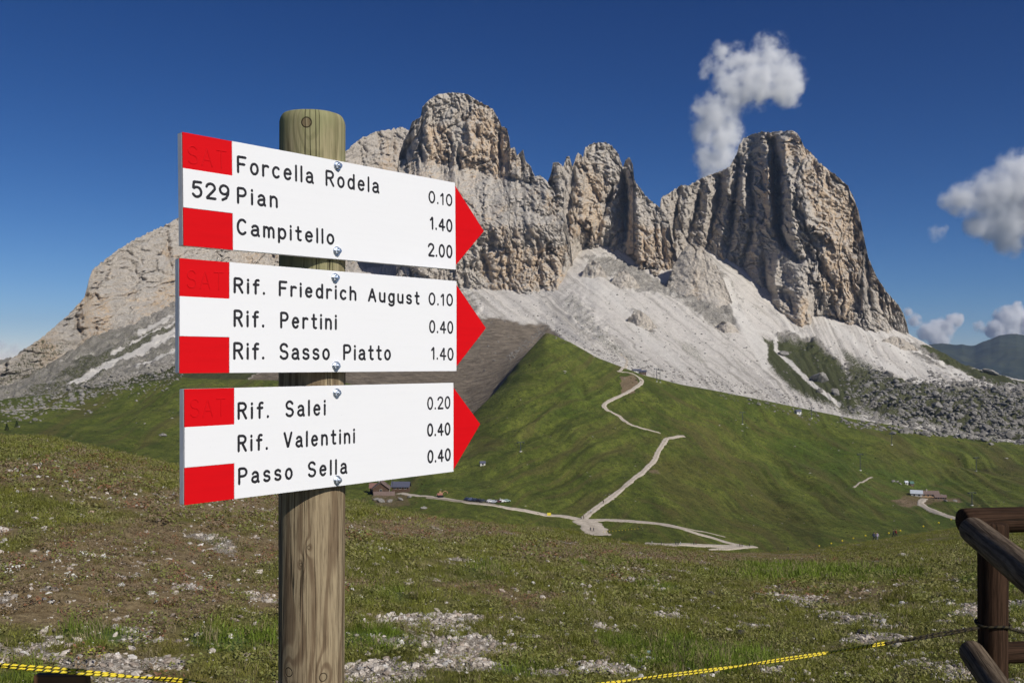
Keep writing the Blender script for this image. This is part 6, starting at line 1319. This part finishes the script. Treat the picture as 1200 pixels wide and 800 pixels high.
# ================================================================== CLOUDS (volumes)
def cloud(center_px, dist, blobs_, label, dens, nscale, erode=.9, seed=0.0, thin=1.0, rz=0.0):
    c0 = at(center_px[0], center_px[1], dist); s = dist / F
    bm = bmesh.new()
    for (px, py, r, dd) in blobs_:
        p = Vector(((px - center_px[0]) * s, dd * s, -(py - center_px[1]) * s)); bmesh.ops.create_icosphere(bm, subdivisions=3, radius=r * s * 1.12, matrix=Matrix.Translation(p))
    me = bpy.data.meshes.new('cloud'); bm.to_mesh(me); bm.free(); o = link('cloud', me); o.location = c0
    rm = o.modifiers.new('union', 'REMESH'); rm.mode = 'VOXEL'; rm.voxel_size = min(b[2] for b in blobs_) * s * .22
    m = bpy.data.materials.new('cloud_vapour'); m.use_nodes = True; nt_ = m.node_tree; nt_.nodes.clear(); T = NT.__new__(NT); T.m = m; T.t = nt_
    out = T.n('ShaderNodeOutputMaterial'); pv = T.n('ShaderNodeVolumePrincipled'); T.l(pv.outputs[0], out.inputs['Volume']); co = T.coord()
    f = None; w1 = T.noise(T.mapping(co, (1 / s,) * 3, loc=(seed, seed, 0)), nscale, 7, .62); w2 = T.noise(T.mapping(co, (1 / s,) * 3, loc=(seed + 9, 0, 0)), nscale * .35, 3, .5)
    for (px, py, r, dd) in blobs_:
        vm = T.n('ShaderNodeVectorMath', operation='DISTANCE'); T.l(co, vm.inputs[0]); vm.inputs[1].default_value = ((px - center_px[0]) * s, dd * s, -(py - center_px[1]) * s)
        q = T.math('SUBTRACT', 1.0, T.math('DIVIDE', vm.outputs['Value'], r * s)); f = q if f is None else T.math('SMOOTH_MAX', f, q, 0.25)
    v = T.math('ADD', f, T.math('ADD', T.math('MULTIPLY', T.math('SUBTRACT', w1, .53), erode * 5.5), T.math('MULTIPLY', T.math('SUBTRACT', w2, .5), erode * 2.5)))
    v = T.math('MULTIPLY', T.ss(v, -0.10, 0.75 * thin), T.ss(f, -0.12, 0.16)); d = T.math('MULTIPLY', v, dens / s)
    T.l(d, pv.inputs['Density']); pv.inputs['Color'].default_value = (1, 1, 1, 1); pv.inputs['Anisotropy'].default_value = -0.25
    m.cycles.volume_sampling = 'MULTIPLE_IMPORTANCE' if hasattr(m, 'cycles') else 'EQUIANGULAR'
    me.materials.append(m); return tag(o, label, 'cloud')
cloud((868, 120), 3700, [(862, 70, 22, 0), (852, 96, 24, 0), (902, 64, 28, 0), (914, 88, 34, 5), (885, 95, 36, 0), (860, 108, 30, 0), (845, 62, 16, 0), (832, 78, 13, 0), (825, 90, 9, 0), (838, 132, 30, 0), (828, 155, 22, 0), (852, 158, 26, 5), (832, 185, 22, 5), (850, 185, 20, 8), (838, 210, 20, 10), (925, 112, 18, 0), (935, 104, 12, 0), (880, 72, 20, 0), (865, 85, 16, 0)],
      'tall ragged white cloud rising behind the big right-hand rock wall', .30, .070, .56, 0.0, 2.4)
cloud((1165, 235), 6500, [(1198, 212, 40, 0), (1165, 228, 35, 0), (1130, 232, 24, 0), (1185, 255, 36, 10), (1220, 240, 50, 20), (1112, 235, 14, 0), (1195, 280, 22, 20), (1250, 250, 55, 20), (1150, 262, 18, 10)], 'big grey-bottomed cumulus cut by the right edge of the frame', .30, .060, .42, 3.0, 2.0)
cloud((1097, 273), 6500, [(1097, 273, 12, 0), (1104, 268, 8, 0)], 'small cloud scrap left below the big cumulus', .035, .10, .6, 6.0)
cloud((1180, 378), 26000, [(1180, 372, 16, 0), (1190, 365, 13, 0), (1168, 385, 14, 0), (1196, 382, 16, 0), (1183, 392, 20, 0), (1210, 380, 22, 0)], 'bright cumulus above the far ridge at the right edge', .5, .10, .42, 8.0)
cloud((1105, 382), 26000, [(1118, 374, 11, 0), (1108, 382, 13, 0), (1096, 385, 12, 0), (1085, 388, 12, 0), (1072, 375, 9, 0), (1064, 366, 7, 0), (1100, 395, 16, 0)], 'low cumulus just right of the rock wall above the far ridge', .35, .11, .42, 11.0)
cloud((1148, 383), 26000, [(1147, 382, 8, 0), (1153, 386, 6, 0)], 'small round cloud between the two low cumulus clouds', .15, .14, .4, 14.0)
cloud((10, 410), 26000, [(2, 406, 9, 0), (18, 409, 9, 0), (-15, 408, 14, 0), (30, 412, 6, 0), (5, 416, 10, 0)], 'flat pale cloud low over the left skyline', .06, .09, .5, 17.0)

# ================================================================== HAZE
hb = bmesh.new(); zb_, zt_ = -560.0, 680.0
add_box(hb, (0, 5600, (zb_ + zt_) / 2), (26000, 17400, zt_ - zb_)); 
me = bpy.data.meshes.new('haze'); hb.to_mesh(me); hb.free(); hz_ = link('haze', me)
m = bpy.data.materials.new('mountain_air'); m.use_nodes = True; m.node_tree.nodes.clear()
on = m.node_tree.nodes.new('ShaderNodeOutputMaterial'); pv = m.node_tree.nodes.new('ShaderNodeVolumePrincipled'); pv.inputs['Density'].default_value = 0.000030; pv.inputs['Color'].default_value = (0.48, 0.66, 1.0, 1); pv.inputs['Anisotropy'].default_value = 0.2
m.node_tree.links.new(pv.outputs[0], on.inputs['Volume']); me.materials.append(m); tag(hz_, kind='stuff')
